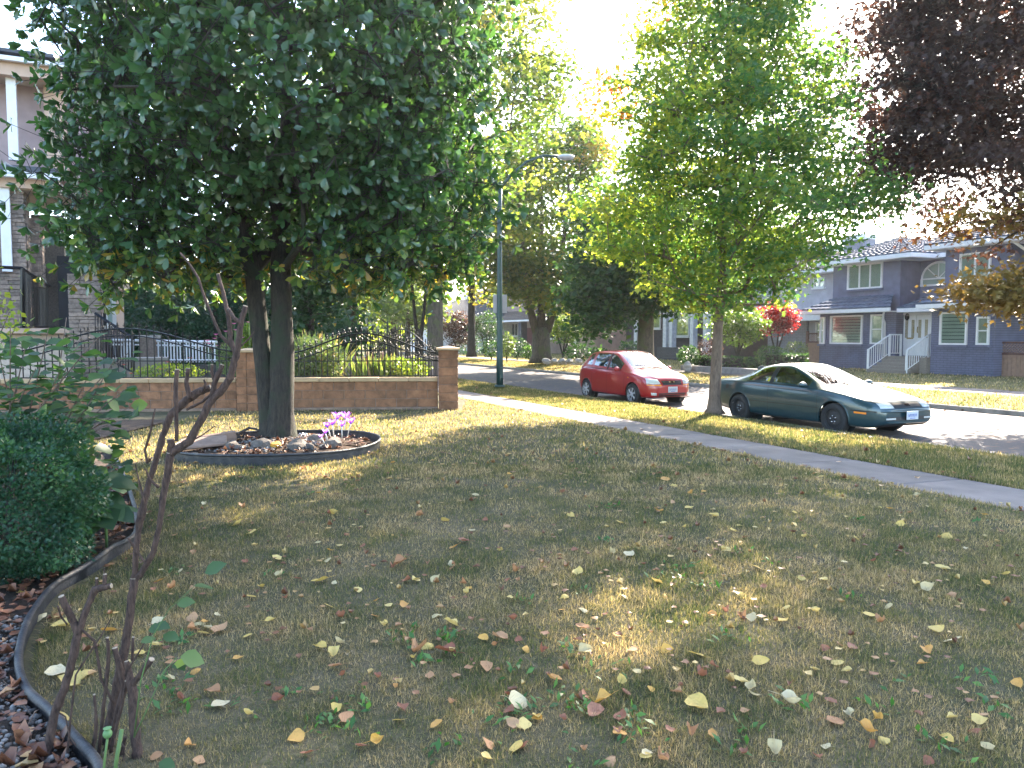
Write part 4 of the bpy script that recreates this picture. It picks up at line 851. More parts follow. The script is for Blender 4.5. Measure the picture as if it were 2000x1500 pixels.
# balcony railing: front run and return
mb = MB(); Ri = Matrix.Rotation(-STREET, 4, 'Z')
def lp(px, py, Y): p = Q(px, py, Y); return Ri @ Vector((p.x-LU.x, p.y-LU.y, p.z))
mb.tube([lp(-60, 519, 18.4), lp(44, 524, 18.4)], .04, 4, smooth=False); mb.tube([lp(44, 524, 18.4), lp(104, 564, 21.5)], .04, 4, smooth=False); mb.tube([lp(44, 638, 18.4), lp(104, 640, 21.5)], .03, 4, smooth=False)
mb.tube([lp(44, 524, 18.4), lp(44, 640, 18.4)], .05, 4, smooth=False); mb.tube([lp(-20, 522, 18.4), lp(-20, 640, 18.4)], .04, 4, smooth=False)
for i in range(1, 22): x = i/22; mb.tube([lp(44+60*x, 526+40*x, 18.4+3.1*x), lp(44+60*x, 638+2*x, 18.4+3.1*x)], .012, 4, smooth=False)
mb.build('balcony_railing', IRON, LH)
# stair railing going down behind the fence
mb = MB(); mb.tube([lp(186, 612, 18.3), lp(262, 662, 17.9)], .035, 4, smooth=False); mb.tube([lp(186, 690, 18.3), lp(262, 728, 17.9)], .02, 4, smooth=False)
for i in range(15): x = i/14; mb.tube([lp(186+76*x, 612+50*x, 18.3-.4*x), lp(186+76*x, 692+36*x, 18.3-.4*x)], .012, 4)
mb.build('stair_railing', IRON, LH)
lbox('stair_block', STEP, 180, 300, 18.5, 19.8, 700, 760)
# white balustrade of the neighbour
BL = thing('balustrade', 'white metal balustrade on a low stone base beyond the left fence', 'railing', tuple(Q(350, 700, 23)*1))
o0 = Q(350, 700, 23); BL.location = (o0.x, 23, 0)
def bp(px, py): p = Q(px, py, 23); return (p.x-o0.x, 0, p.z)
MB().tube([bp(215, 664), bp(424, 668)], .04, 4, smooth=False).build('top_rail', WHITE, BL); MB().tube([bp(215, 673), bp(424, 676)], .025, 4, smooth=False).build('rail', WHITE, BL); MB().tube([bp(215, 703), bp(424, 704)], .03, 4, smooth=False).build('rail', WHITE, BL)
me = MB().box((0, 0, 0), (.016, .016, .30)).mesh('baluster'); me.materials.append(WHITE)
for i in range(34):
    x = 218+i*6.1; p = bp(x, 688)
    if 262 < x < 284: continue
    o = bpy.data.objects.new('baluster', me); link(o, BL); o.location = p
mb = MB(); mb.box((bp(273, 0)[0], 0, .95), (.2, .2, .62)); mb.build('stone_post', STN, BL); MB().box((bp(273, 0)[0], 0, 1.6), (.24, .24, .04)).build('post_cap', CONC, BL); MB().box((bp(320, 0)[0], .05, .3), (1.7, .15, .45)).build('stone_base', DKSTN, BL)
# ================= CARS =================
def paint(name, col, flake=.0, rough=.28):
    m = bpy.data.materials.new(name); m.use_nodes = True; nt = m.node_tree; b = nt.nodes['Principled BSDF']
    b.inputs['Base Color'].default_value = (*col, 1); b.inputs['Metallic'].default_value = flake; b.inputs['Roughness'].default_value = rough
    b.inputs['Coat Weight'].default_value = .9; b.inputs['Coat Roughness'].default_value = .05
    g = nt.nodes.new('ShaderNodeNewGeometry'); n = noise(nt, 3.0, 6, .7); r = ramp(nt, n, [(.4, (.03,)*3), (.7, (.09,)*3)]); nt.links.new(r, b.inputs['Coat Roughness'])
    d = mix(nt, ramp(nt, noise(nt, 6, 6, .75), [(.5, (0,)*3), (.8, (.07,)*3)]), tuple(col), (.25, .22, .19)); nt.links.new(d, b.inputs['Base Color'])
    MATS[name] = m; return m
TYRE = mat('tyre rubber', (.018, .018, .019), .85, .25, 20, bmp=.2, bscale=80); PLAST = mat('black plastic', (.02, .02, .022), .6, .15); RUBB = mat('window rubber', (.012, .012, .013), .7)
ALLOY = mat('silver wheel', (.55, .56, .58), .35, .06, metal=.8); STEELW = mat('black steel wheel', (.03, .03, .032), .55, .2, metal=.3); CHR = mat('chrome', (.7, .7, .72), .15, .02, metal=1.0)
CGL = glass('car side glass', (.50, .58, .60), .16); CGLW = glass('windscreen glass', (.70, .80, .80), .12)
LAMPG = mat('headlamp lens', (.50, .50, .47), .12, .12, 30, coat=1.0); AMB = mat('amber lens', (.75, .22, .02), .2, .1, coat=1.0); REDL_ = mat('red lens', (.35, .01, .01), .2, .1, coat=1.0)
SEAT = mat('car seat fabric', (.06, .06, .065), .9); PLATE = mat('plate white', (.45, .47, .50), .45, .05); PLATEB = mat('plate print', (.12, .16, .36), .5)
def wheel(parent, loc, r, wd, side, style):
    """side -1: outer face towards -y"""
    wt = bpy.data.objects.new('wheel', None); link(wt, parent); wt.location = loc; wt.rotation_euler = (0, random.uniform(0, 1), 0)
    k = 36; mb = MB(); prof = [(.60*r, -wd*.42), (.66*r, -wd*.5), (.86*r, -wd*.52), (.965*r, -wd*.44), (r, -wd*.3), (r, wd*.3), (.965*r, wd*.44), (.86*r, wd*.5), (.6*r, wd*.42)]
    def fn(i, j):
        a = i*2*math.pi; q = j*(len(prof)-1); q0 = min(int(q), len(prof)-2); f = q-q0; rr = prof[q0][0]*(1-f)+prof[q0+1][0]*f; y = prof[q0][1]*(1-f)+prof[q0+1][1]*f
        return (rr*math.cos(a), y, rr*math.sin(a))
    mb.grid(fn, k, len(prof)-1); mb.build('tyre', TYRE, wt)
    o = side; mb = MB(); R0 = .64*r
    mb.grid(lambda i, j: ((R0-(.05*r)*j)*math.cos(i*6.2832), o*wd*(.50-.28*j), (R0-(.05*r)*j)*math.sin(i*6.2832)), k, 1)
    mb.grid(lambda i, j: ((R0+.01-(.03*r)*j)*math.cos(i*6.2832), o*wd*(.47+.05*math.sin(j*3.1416)), (R0+.01-(.03*r)*j)*math.sin(i*6.2832)), k, 2)
    if style == 'alloy':
        for s in range(6):
            a = s*math.pi/3; c, sn = math.cos(a), math.sin(a)
            def sp(i, j):
                rr = .10*r+(R0-.10*r)*j; w_ = (.075+.055*abs(2*j-.75))*r*(1 if abs(i-.5) < .5 else 1); t = (i-.5)*2*w_; y = o*wd*(.45-.05*j+.06*(1-(2*i-1)**2))
                return (rr*c-t*sn, y, rr*sn+t*c)
            mb.grid(sp, 4, 5)
        mb.ball((0, o*wd*.46, 0), (.14*r, wd*.07, .14*r), 12, 6); mm = ALLOY
        MB().grid(lambda i, j: (.6*r*j*math.cos(i*6.2832), o*wd*.2, .6*r*j*math.sin(i*6.2832)), 24, 1).build('brake_disc', STEELW, wt)
    else:
        mb.grid(lambda i, j: ((.60*r*(1-j))*math.cos(i*6.2832), o*wd*(.24+.12*math.exp(-((1-j)-.45)**2*18)), (.60*r*(1-j))*math.sin(i*6.2832)), k, 8); mm = STEELW
        for s in range(12):
            a = s*math.pi/6; MB_ = mb
        mb.tube([(0, o*wd*.3, 0), (0, o*wd*.46, 0)], [.13*r, .11*r], 12)
    mb.build('rim', mm, wt)
    if style != 'alloy':
        mb = MB()
        for s in range(12):
            a = s*math.pi/6+.1; mb.ball((.5*r*math.cos(a), o*wd*.335, .5*r*math.sin(a)), (.035*r, .006, .035*r), 8, 4)
        mb.build('vent_hole', RUBB, wt)['kind'] = 'stuff'; mb = MB()
        for s in range(5):
            a = s*2*math.pi/5; mb.ball((.2*r*math.cos(a), o*wd*.37, .2*r*math.sin(a)), .016, 6, 4)
        mb.build('wheel_nut', CHR, wt)
    return wt
def car(name, label, loc, rz, P_, paintm):
    t = thing(name, label, 'car', loc, rz)
    xs = P_['xs']; G_ = lambda k, x: interp(x, P_[k][0], P_[k][1])
    rows = []
    for x in xs:
        zb, zs, zt, w_, wt, zr = [G_(k, x) for k in ('zb', 'zs', 'zt', 'w', 'wt', 'zr')]
        ws = w_*P_.get('shoulder', .965)
        rows.append([(0, zb+.02), (w_*.6, zb+.01), (w_*.93, zb+.015), (w_*.985, zb+.07), (w_, zb+(zs-zb)*.38), (w_*1.002, zb+(zs-zb)*.62), (w_*.99, zb+(zs-zb)*.86), (ws, zs),
                     (ws*.93+wt*.07-.012, zs+(zr-zs)*.05+.006), (ws*.55+wt*.45, zs+(zr-zs)*.53), (wt, zr), (wt*.88, zr+(zt-zr)*.45), (wt*.5, zr+(zt-zr)*.86), (0, zt)])
    npt = len(rows[0]); V = []; F = []; Z = []
    bm = bmesh.new(); grid = []
    for xi, row in zip(xs, rows):
        L = [bm.verts.new((xi, -y, z)) for y, z in row]; Rr = [L[i] if row[i][0] == 0 else bm.verts.new((xi, row[i][0], row[i][1])) for i in range(npt)]
        grid.append((L, Rr))
    zones = P_['zones']; names = ['body', 'bonnet', 'roof', 'door', 'rear_door', 'windscreen', 'side_window', 'rear_window', 'tailgate']
    for a in range(len(xs)-1):
        xm = (xs[a]+xs[a+1])/2
        for j in range(npt-1):
            z = zones(xm, j)
            for sgn, gi in ((0, 0), (1, 1)):
                A, Bb = grid[a][gi], grid[a+1][gi]; q = [A[j], A[j+1], Bb[j+1], Bb[j]] if gi == 0 else [A[j], Bb[j], Bb[j+1], A[j+1]]
                u_ = []
                for vv in q:
                    if vv not in u_: u_.append(vv)
                try: f = bm.faces.new(u_)
                except ValueError: continue
                f.material_index = names.index(z)
    for e, fl in ((0, False), (-1, True)):
        L, Rr = grid[e]; 
        for j in range(npt-1):
            q = [L[j], L[j+1], Rr[j+1], Rr[j]]; u_ = []
            for vv in q:
                if vv not in u_: u_.append(vv)
            if len(u_) > 2:
                try: f = bm.faces.new(u_); f.material_index = names.index('body')
                except ValueError: pass
    bmesh.ops.recalc_face_normals(bm, faces=bm.faces)
    me = bpy.data.meshes.new('shell'); bm.to_mesh(me); bm.free(); ob = bpy.data.objects.new('shell', me); COL.objects.link(ob)
    md = ob.modifiers.new('s', 'SUBSURF'); md.levels = 3; md.render_levels = 3
    dg = bpy.context.evaluated_depsgraph_get(); me2 = bpy.data.meshes.new_from_object(ob.evaluated_get(dg)); bpy.data.objects.remove(ob)
    bm = bmesh.new(); bm.from_mesh(me2); bpy.data.meshes.remove(me2)
    # bvh of the full closed shell for fitting trims
    bvh = BVHTree.FromBMesh(bm)
    # wheel arches
    Ra = P_['arch']; wz = P_['wr']
    for ax in P_['axles']:
        kill = []
        for f in bm.faces:
            c = f.calc_center_median()
            if abs(c.y) > .42 and math.hypot(c.x-ax, c.z-wz) < Ra: kill.append(f)
        bmesh.ops.delete(bm, geom=kill, context='FACES')
        for v in bm.verts:
            if abs(v.co.y) > .42 and v.is_boundary:
                d = math.hypot(v.co.x-ax, v.co.z-wz)
                if d < Ra*1.25 and v.co.z > P_['zb'][1][len(P_['zb'][1])//2]+.03: s = Ra/d; v.co.x = ax+(v.co.x-ax)*s; v.co.z = wz+(v.co.z-wz)*s
    mats = {'body': paintm, 'bonnet': paintm, 'roof': paintm, 'door': paintm, 'rear_door': paintm, 'tailgate': paintm, 'windscreen': CGLW, 'side_window': CGL, 'rear_window': CGL}
    out = {}
    for zi, zn in enumerate(names):
        for side in ((-1, 1) if zn in ('door', 'rear_door', 'side_window') else (0,)):
            b2 = bm.copy(); dl = [f for f in b2.faces if f.material_index != zi or (side and f.calc_center_median().y*side < 0)]; bmesh.ops.delete(b2, geom=dl, context='FACES')
            if b2.faces:
                for f in b2.faces: f.smooth = True; f.material_index = 0
                mm = bpy.data.meshes.new(zn); b2.to_mesh(mm); out[(zn, side)] = add(zn, mm, mats[zn], t)
            b2.free()
    bm.free()
    t['_b'] = 0; del t['_b']
    # arch lips and wells
    for ax in P_['axles']:
        for s in (-1, 1):
            pts = []
            for a in np.linspace(R(-12), R(192), 22):
                x, z = ax+Ra*math.cos(a), wz+Ra*math.sin(a)
                h = bvh.ray_cast(Vector((x+.0, s*2, z)), Vector((0, -s, 0)))
                if h[0] is not None: pts.append((x, h[0].y-s*.006, z))
            if len(pts) > 3: MB().tube(pts, .014, 6).build('wheel_arch', paintm, t)
            yb = s*(P_['track']-.16)
            mb = MB(); mb.grid(lambda i, j: (ax+Ra*1.02*math.cos(R(-15)+i*R(210)), yb+s*(.02 + (P_['track']+.02-abs(yb))*j), wz+Ra*1.02*math.sin(R(-15)+i*R(210))), 16, 1)
            mb.grid(lambda i, j: (ax+Ra*1.02*j*math.cos(i*6.2832), yb, wz+Ra*1.02*j*math.sin(i*6.2832)), 16, 1); mb.build('wheel_well', RUBB, t)
            wheel(t, (ax, s*P_['track'], P_['tyre']), P_['tyre'], .19, s, P_['style'])
    def fit(nm, corners, axis, m, parent=None, n=(8, 4), off=.004, th=0.0, both=False):
        """4 corners (2-D) of a patch projected on to the shell along axis: 'side' (x,z), 'front' (y,z), 'top' (x,y)"""
        res = None
        for sd in ((-1, 1) if axis == 'side' else (1,)):
            mb = MB(); c = [Vector((*q, 0)) for q in corners]; bad = False
            def fn(i, j):
                p = (c[0]*(1-i)+c[1]*i)*(1-j)+(c[3]*(1-i)+c[2]*i)*j
                if axis == 'side': o_, d_ = Vector((p.x, sd*3, p.y)), Vector((0, -sd, 0))
                elif axis == 'front': o_, d_ = Vector((5, p.x, p.y)), Vector((-1, 0, 0))
                elif axis == 'rear': o_, d_ = Vector((-5, p.x, p.y)), Vector((1, 0, 0))
                else: o_, d_ = Vector((p.x, p.y, 4)), Vector((0, 0, -1))
                h = bvh.ray_cast(o_, d_)
                if h[0] is None: return Vector((p.x, sd*P_['track'], p.y)) if axis == 'side' else (Vector((2, p.x, p.y)))
                nn = h[1] if h[1].dot(d_) < 0 else -h[1]
                return h[0]+nn*(off+th*(16*i*(1-i)*j*(1-j))**.35)
            mb.grid(fn, n[0], n[1]); res = mb.build(nm, m, parent or t)
        return res
    return t, bvh, fit, out
def seats(t, rows_, zseat, roofz, wheelpos, dash, m=SEAT):
    for x, ys in rows_:
        for y in ys:
            o = MB().box((x, y, zseat), (.25, .24, .08)).box((x-.27, y, zseat+.30), (.07, .23, .30), taper=.85).ball((x-.29, y, zseat+.68), (.05, .12, .09), 10, 6).build('seat', m, t, bevel=0)
    mb = MB(); mb.tube([(wheelpos[0]+.06*math.cos(a)*0-.10*math.sin(a)*.5, wheelpos[1]+.18*math.cos(a), wheelpos[2]+.17*math.sin(a)) for a in np.linspace(0, 6.283, 21)], .016, 6); mb.build('steering_wheel', PLAST, t)
    MB().box((dash[0], 0, dash[1]), (.20, .62, .10), taper=.9).build('dashboard', PLAST, t, bevel=.03)
    MB().box((0, 0, .42), (1.0, .68, .03)).build('floor_pan', PLAST, t)
# ---- red hatchback ----
def zred(x, j):
    if j >= 10:
        if .08 < x < .98: return 'windscreen' if j >= 11 else 'body'
        if x >= .98: return 'bonnet' if x < 1.86 else 'body'
        if -1.34 < x <= .08: return 'roof'
        if -1.70 < x <= -1.40: return 'rear_window'
        return 'body' if x > -1.40 else 'tailgate'
    if j in (8, 9):
        if -.04 < x < .62 : return 'side_window'
        if -.90 < x < -.12: return 'side_window'
        if -1.30 < x < -.98: return 'side_window'
        return 'bonnet' if x > .98 else 'body'
    if j in (3, 4, 5, 6, 7):
        if -.06 < x < .86: return 'door'
        if -.90 < x < -.06: return 'rear_door'
    return 'body'
RED = paint('red paint', (.33, .006, .010), .1, .3)
xs = [-1.87, -1.85, -1.80, -1.72, -1.62, -1.42, -1.36, -1.28, -.98, -.90, -.6, -.30, -.12, -.04, .08, .30, .62, .86, .98, 1.1, 1.3, 1.55, 1.72, 1.86, 1.95, 1.99, 2.01]
PR = dict(xs=xs, zones=zred, axles=(1.24, -1.24), arch=.345, wr=.30, tyre=.293, track=.735, style='alloy', shoulder=.95,
    zb=([-1.87, -1.80, -1.5, 0, 1.6, 1.9, 2.01], [.42, .30, .22, .19, .20, .20, .30]),
    zs=([-1.87, -1.7, -1.3, -.5, .6, 1.0, 1.5, 1.8, 1.95, 2.01], [.74, .98, 1.0, .96, .91, .89, .82, .70, .60, .50]),
    zt=([-1.87, -1.8, -1.72, -1.42, -1.28, -.9, -.3, .08, .3, .62, .98, 1.3, 1.72, 1.86, 1.95, 2.01], [.80, 1.0, 1.07, 1.40, 1.455, 1.485, 1.495, 1.475, 1.385, 1.22, 1.03, .965, .85, .78, .68, .56]),
    w=([-1.87, -1.8, -1.6, -1.2, 0, 1.2, 1.5, 1.72, 1.86, 1.95, 2.01], [.62, .74, .805, .828, .835, .828, .80, .74, .67, .58, .44]),
    wt=([-1.87, -1.72, -1.42, -.9, 0, .08, .98, 1.3, 1.72, 2.01], [.55, .62, .56, .585, .575, .575, .69, .62, .55, .36]),
    zr=([-1.87, -1.8, -1.72, -1.42, -1.28, -.9, -.3, .08, .3, .62, .98, 1.3, 1.72, 1.86, 1.95, 2.01], [.78, .98, 1.04, 1.33, 1.385, 1.42, 1.43, 1.40, 1.30, 1.12, .955, .90, .79, .74, .64, .54]))
rc = S(12.07+.76, 19.15, -.30)
HEAD = math.atan2(-VD.y, -VD.x)
rt, rb, fit, ro = car('hatchback_car', 'red five door hatchback parked facing the camera, beyond the lamp post', tuple(rc), HEAD, PR, RED)
fit('headlamp', [(-.70, .60), (-.37, .60), (-.42, .725), (-.69, .755)], 'front', LAMPG, n=(8, 5), th=.02); fit('headlamp', [(.37, .60), (.70, .60), (.69, .755), (.42, .725)], 'front', LAMPG, n=(8, 5), th=.02)
fit('turn_signal', [(-.70, .565), (-.36, .545), (-.36, .59), (-.70, .592)], 'front', AMB, n=(8, 2)); fit('turn_signal', [(.36, .545), (.70, .565), (.70, .592), (.36, .59)], 'front', AMB, n=(8, 2))
fit('grille', [(-.30, .575), (.30, .575), (.33, .69), (-.33, .69)], 'front', PLAST, n=(10, 3)); fit('grille_bar', [(-.30, .635), (.30, .635), (.31, .66), (-.31, .66)], 'front', CHR, n=(10, 2), off=.012)
mbb = fit('badge', [(-.085, .63), (.085, .63), (.095, .668), (-.095, .668)], 'front', GOLD, n=(4, 2), off=.02); fit('badge', [(-.035, .615), (.035, .615), (.035, .683), (-.035, .683)], 'front', CHR, n=(4, 2), off=.021)
fit('bumper_intake', [(-.42, .27), (.42, .27), (.45, .355), (-.45, .355)], 'front', PLAST, n=(12, 3), off=.003); fit('fog_lamp', [(-.62, .30), (-.50, .29), (-.50, .36), (-.63, .37)], 'front', LAMPG, n=(4, 3), th=.01); fit('fog_lamp', [(.50, .29), (.62, .30), (.63, .37), (.50, .36)], 'front', LAMPG, n=(4, 3), th=.01)
def plate(t, x, z, y=0.0, tilt=0.0):
    p = MB().box((x, y, z), (.006, .155, .078)).build('number_plate', PLATE, t, bevel=.004); mb = MB()
    mb.box((x+.0075, y, z-.052), (.0015, .07, .008))
    for i in range(6): 
        yy = y+(i-2.5)*.04; mb.box((x+.0075, yy-.009, z), (.0015, .004, .03)); mb.box((x+.0075, yy, z+(.02 if i % 2 else -.02)), (.0014, .009, .005)); mb.box((x+.0075, yy+.009, z+(.008 if i % 3 else -.004)), (.0013, .004, .02))
    mb.build('lettering', PLATEB, p); return p
plate(rt, 2.02, .45)
for x0 in (-.06, .86, -.90): fit('door_gap', [(x0-.004, .30), (x0+.004, .30), (x0+.004, .93), (x0-.004, .93)], 'side', RUBB, n=(1, 8), off=.002)
for a, b in (((.50, 0), (.34, 0)),):
    pass
for x0 in (.02, -.78): fit('door_handle', [(x0, .80), (x0+.16, .795), (x0+.16, .825), (x0, .83)], 'side', RED, n=(4, 2), off=.012, th=.01)
fit('window_pillar', [(-.12, .95), (-.04, .95), (-.04, 1.40), (-.12, 1.40)], 'side', RUBB, n=(2, 8), off=.002)
fit('window_seal', [(-1.28, .955), (.60, .915), (.60, .93), (-1.28, .972)], 'side', RUBB, n=(20, 1), off=.003)
fit('fuel_flap', [(-1.50, .80), (-1.38, .80), (-1.38, .9), (-1.50, .9)], 'side', RED, n=(3, 3), off=.003)
fit('side_repeater', [(1.02, .74), (1.08, .74), (1.08, .77), (1.02, .77)], 'side', AMB, n=(2, 1), off=.004)
fit('rocker_trim', [(-.88, .205), (.88, .205), (.88, .25), (-.88, .25)], 'side', PLAST, n=(10, 1), off=.003)
fit('tail_lamp', [(-1.72, .80), (-1.58, .80), (-1.5, 1.08), (-1.62, 1.10)], 'side', REDL_, n=(4, 5), off=.004)
for s in (-1, 1):
    mb = MB(); mb.ball((.60, s*.90, .97), (.06, .10, .07), 12, 8); mb.box((.58, s*.83, .945), (.03, .06, .015)); mb.build('wing_mirror', RED, rt); MB().ball((.565, s*.90, .97), (.035, .085, .055), 12, 6).build('mirror_glass', CHR, rt)
MB().tube([(.02, .0, 1.485), (-.28, .0, 1.78)], [.006, .0025], 5).build('aerial', PLAST, rt)
for y0, y1 in ((-.5, -.02), (.10, .55)): mb = MB(); mb.tube([(1.02, y1, 1.035), (.97, (y0+y1)/2, 1.075), (.94, y0, 1.09)], .011, 5); mb.build('wiper', RUBB, rt)
fit('cowl', [(.97, -.62), (1.04, -.60), (1.04, .60), (.97, .62)], 'top', PLAST, n=(2, 10), off=.004)
seats(rt, ((.05, (-.36, .36)), (-.85, (-.38, .38))), .62, 1.4, (.52, .36, .93), (.72, .86))
# ---- green coupe ----
def zgrn(x, j):
    if j >= 10:
        if .02 < x < 1.00: return 'windscreen' if j >= 11 else 'body'
        if x >= 1.0: return 'bonnet' if x < 2.14 else 'body'
        if -.86 < x <= .02: return 'roof'
        if -1.52 < x <= -.92: return 'rear_window' if j >= 11 else 'body'
        return 'body' if x > -1.5 else ('tailgate' if x > -2.2 else 'body')
    if j in (8, 9):
        if -.34 < x < .66: return 'side_window'
        if -1.10 < x < -.44: return 'side_window'
        return 'bonnet' if 1.0 < x < 2.14 else 'body'
    if j in (3, 4, 5, 6, 7) and -.42 < x < .92: return 'door'
    return 'body'
GRN = paint('dark teal green paint', (.008, .040, .052), .2, .3)
xs = [-2.33, -2.31, -2.24, -2.0, -1.66, -1.52, -1.32, -1.10, -.92, -.80, -.62, -.44, -.34, -.16, .02, .30, .66, .92, 1.00, 1.15, 1.4, 1.7, 1.95, 2.14, 2.25, 2.31, 2.33]
PG = dict(xs=xs, zones=zgrn, axles=(1.315, -1.315), arch=.355, wr=.31, tyre=.305, track=.765, style='steel', shoulder=.955,
    zb=([-2.33, -2.24, -1.9, 0, 1.7, 2.1, 2.33], [.50, .30, .22, .17, .17, .18, .28]),
    zs=([-2.33, -2.2, -1.6, -.8, .6, 1.0, 1.7, 2.1, 2.25, 2.33], [.76, .88, .91, .90, .87, .85, .76, .66, .60, .52]),
    zt=([-2.33, -2.24, -2.0, -1.66, -1.32, -.92, -.62, -.16, .02, .30, .66, 1.0, 1.4, 1.95, 2.14, 2.25, 2.33], [.80, .93, .965, .975, 1.10, 1.275, 1.325, 1.335, 1.32, 1.23, 1.08, .935, .875, .755, .70, .64, .55]),
    w=([-2.33, -2.24, -2.0, -1.3, 0, 1.3, 1.8, 2.14, 2.25, 2.33], [.66, .76, .82, .858, .865, .86, .82, .74, .67, .58]),
    wt=([-2.33, -2.0, -1.52, -.92, 0, .02, 1.0, 1.4, 2.14, 2.33], [.60, .66, .62, .55, .565, .565, .72, .70, .62, .50]),
    zr=([-2.33, -2.24, -2.0, -1.66, -1.32, -.92, -.62, -.16, .02, .30, .66, 1.0, 1.4, 1.95, 2.14, 2.25, 2.33], [.78, .90, .935, .945, 1.05, 1.21, 1.26, 1.275, 1.25, 1.15, .99, .885, .84, .735, .685, .62, .54]))
gc = S(11.92+.79, 12.10, -.30)
g_t, gb, fit, go = car('coupe_car', 'dark teal two door coupe parked on the road nearest the camera', tuple(gc), HEAD, PG, GRN)
for s in (-1, 1):
    fit('headlamp', [(min(s*.66, s*.38), .575), (max(s*.66, s*.38), .575), (max(s*.66, s*.38), .665), (min(s*.66, s*.38), .665)], 'front', LAMPG, n=(8, 4), th=.008)
    fit('turn_signal', [(min(s*.60, s*.38), .37), (max(s*.60, s*.38), .37), (max(s*.60, s*.38), .40), (min(s*.60, s*.38), .40)], 'front', LAMPG, n=(6, 1), off=.016)
fit('grille', [(-.36, .575), (.36, .575), (.36, .665), (-.36, .665)], 'front', PLAST, n=(10, 2), off=.003)
for k in range(4): fit('grille_bar', [(-.35, .588+k*.02), (.35, .588+k*.02), (.35, .594+k*.02), (-.35, .594+k*.02)], 'front', STEELW, n=(10, 1), off=.008)
fit('bumper_strip', [(-.66, .50), (.66, .50), (.66, .535), (-.66, .535)], 'front', GRN, n=(14, 2), off=.008, th=.035); fit('bumper_intake', [(-.58, .35), (.58, .35), (.58, .42), (-.58, .42)], 'front', PLAST, n=(12, 2), off=.010); fit('air_dam', [(-.66, .19), (.66, .19), (.66, .27), (-.66, .27)], 'front', PLAST, n=(12, 2), off=.006)
plate(g_t, 2.39, .44, 0.0)
fit('badge', [(-.06, .60), (.06, .60), (.06, .64), (-.06, .64)], 'front', CHR, n=(3, 1), off=.013)
for x0 in (-.42, .92): fit('door_gap', [(x0-.004, .27), (x0+.004, .27), (x0+.004, .87), (x0-.004, .87)], 'side', RUBB, n=(1, 8), off=.002)
fit('body_side_line', [(-1.0, .50), (.96, .49), (.96, .502), (-1.0, .512)], 'side', RUBB, n=(20, 1), off=.003); fit('side_moulding', [(1.70, .50), (2.2, .50), (2.2, .52), (1.70, .52)], 'side', RUBB, n=(6, 1), off=.003)
fit('side_repeater', [(1.78, .462), (2.02, .455), (2.02, .49), (1.78, .495)], 'side', AMB, n=(4, 1), off=.005)
fit('fuel_cap', [(-1.78, .72), (-1.68, .72), (-1.68, .82), (-1.78, .82)], 'side', PLAST, n=(3, 3), off=.004)
fit('window_pillar', [(-.44, .90), (-.34, .90), (-.34, 1.25), (-.44, 1.25)], 'side', RUBB, n=(2, 8), off=.002); fit('window_seal', [(-1.12, .905), (.66, .872), (.66, .888), (-1.12, .925)], 'side', RUBB, n=(20, 1), off=.003)
fit('rocker_trim', [(-.92, .185), (.92, .185), (.92, .22), (-.92, .22)], 'side', PLAST, n=(10, 1), off=.003)
fit('bonnet_gap', [(1.02, -.735), (2.10, -.66), (2.10, -.652), (1.02, -.727)], 'top', RUBB, n=(16, 1), off=.002); fit('bonnet_gap', [(1.02, .727), (2.10, .652), (2.10, .66), (1.02, .735)], 'top', RUBB, n=(16, 1), off=.002)
for s in (-1, 1):
    mb = MB(); mb.ball((.62, s*.93, .93), (.07, .11, .055), 12, 8); mb.box((.62, s*.86, .905), (.035, .06, .015)); mb.build('wing_mirror', GRN, g_t); MB().ball((.58, s*.93, .93), (.035, .09, .042), 12, 6).build('mirror_glass', CHR, g_t)
for y0, y1 in ((-.52, -.02), (.10, .58)): MB().tube([(1.03, y1, .935), (.99, (y0+y1)/2, .965), (.96, y0, .98)], .011, 5).build('wiper', RUBB, g_t)
fit('cowl', [(1.0, -.66), (1.07, -.64), (1.07, .64), (1.0, .66)], 'top', PLAST, n=(2, 10), off=.004)
seats(g_t, ((.0, (-.36, .36)), (-.85, (-.36, .36))), .48, 1.25, (.5, .36, .86), (.74, .78))
# ================= STREET LAMP & SIGN =================
POLE = mat('dark green pole paint', (.018, .055, .050), .45, .12, 6)
lb = Q(976, 753, 25.2); lx, ly = lb.x, lb.y; lz = lb.z
SL = thing('street_lamp', 'dark green street lamp with curved arm on the verge beside the road', 'street lamp', (lx, ly, lz))
MB().tube([(0, 0, -.05), (0, 0, .02)], .17, 12).build('base_plate', POLE, SL)
MB().tube([(0, 0, 0), (0, 0, .9), (0, 0, 1.0), (0, 0, 5.6), (.02, 0, 6.6)], [.115, .11, .10, .075, .065], 12).build('pole', POLE, SL)
MB().box((.06, -.10, .42), (.05, .03, .18)).build('access_panel', POLE, SL, bevel=.01)
A = Q(1000, 340, 25.2); B_ = Q(1030, 315, 25.2); C_ = Q(1062, 304, 25.2); D_ = Q(1090, 305, 25.2)
arm = [(.02, 0, 6.4), (A.x-lx, 0, A.z-lz), (B_.x-lx, 0, B_.z-lz), (C_.x-lx, 0, C_.z-lz), (D_.x-lx, 0, D_.z-lz)]
MB().tube(arm, [.06, .05, .045, .04, .04], 8).build('arm', POLE, SL)
E1, E2 = Q(1088, 306, 25.2), Q(1122, 309, 25.2); hw = (E2.x-E1.x)/2
mb = MB(); mb.ball(((E1.x+E2.x)/2-lx, 0, (E1.z+E2.z)/2-lz+.02), (hw*1.02, .15, .085), 16, 10); mb.build('lamp_head', mat('grey lamp housing', (.42, .42, .44), .5), SL)
mb = MB(); mb.ball(((E1.x+E2.x)/2-lx+.03, 0, (E1.z+E2.z)/2-lz-.03), (hw*.8, .12, .06), 14, 8); mb.build('lens', mat('lamp lens', (.35, .36, .38), .25), SL)
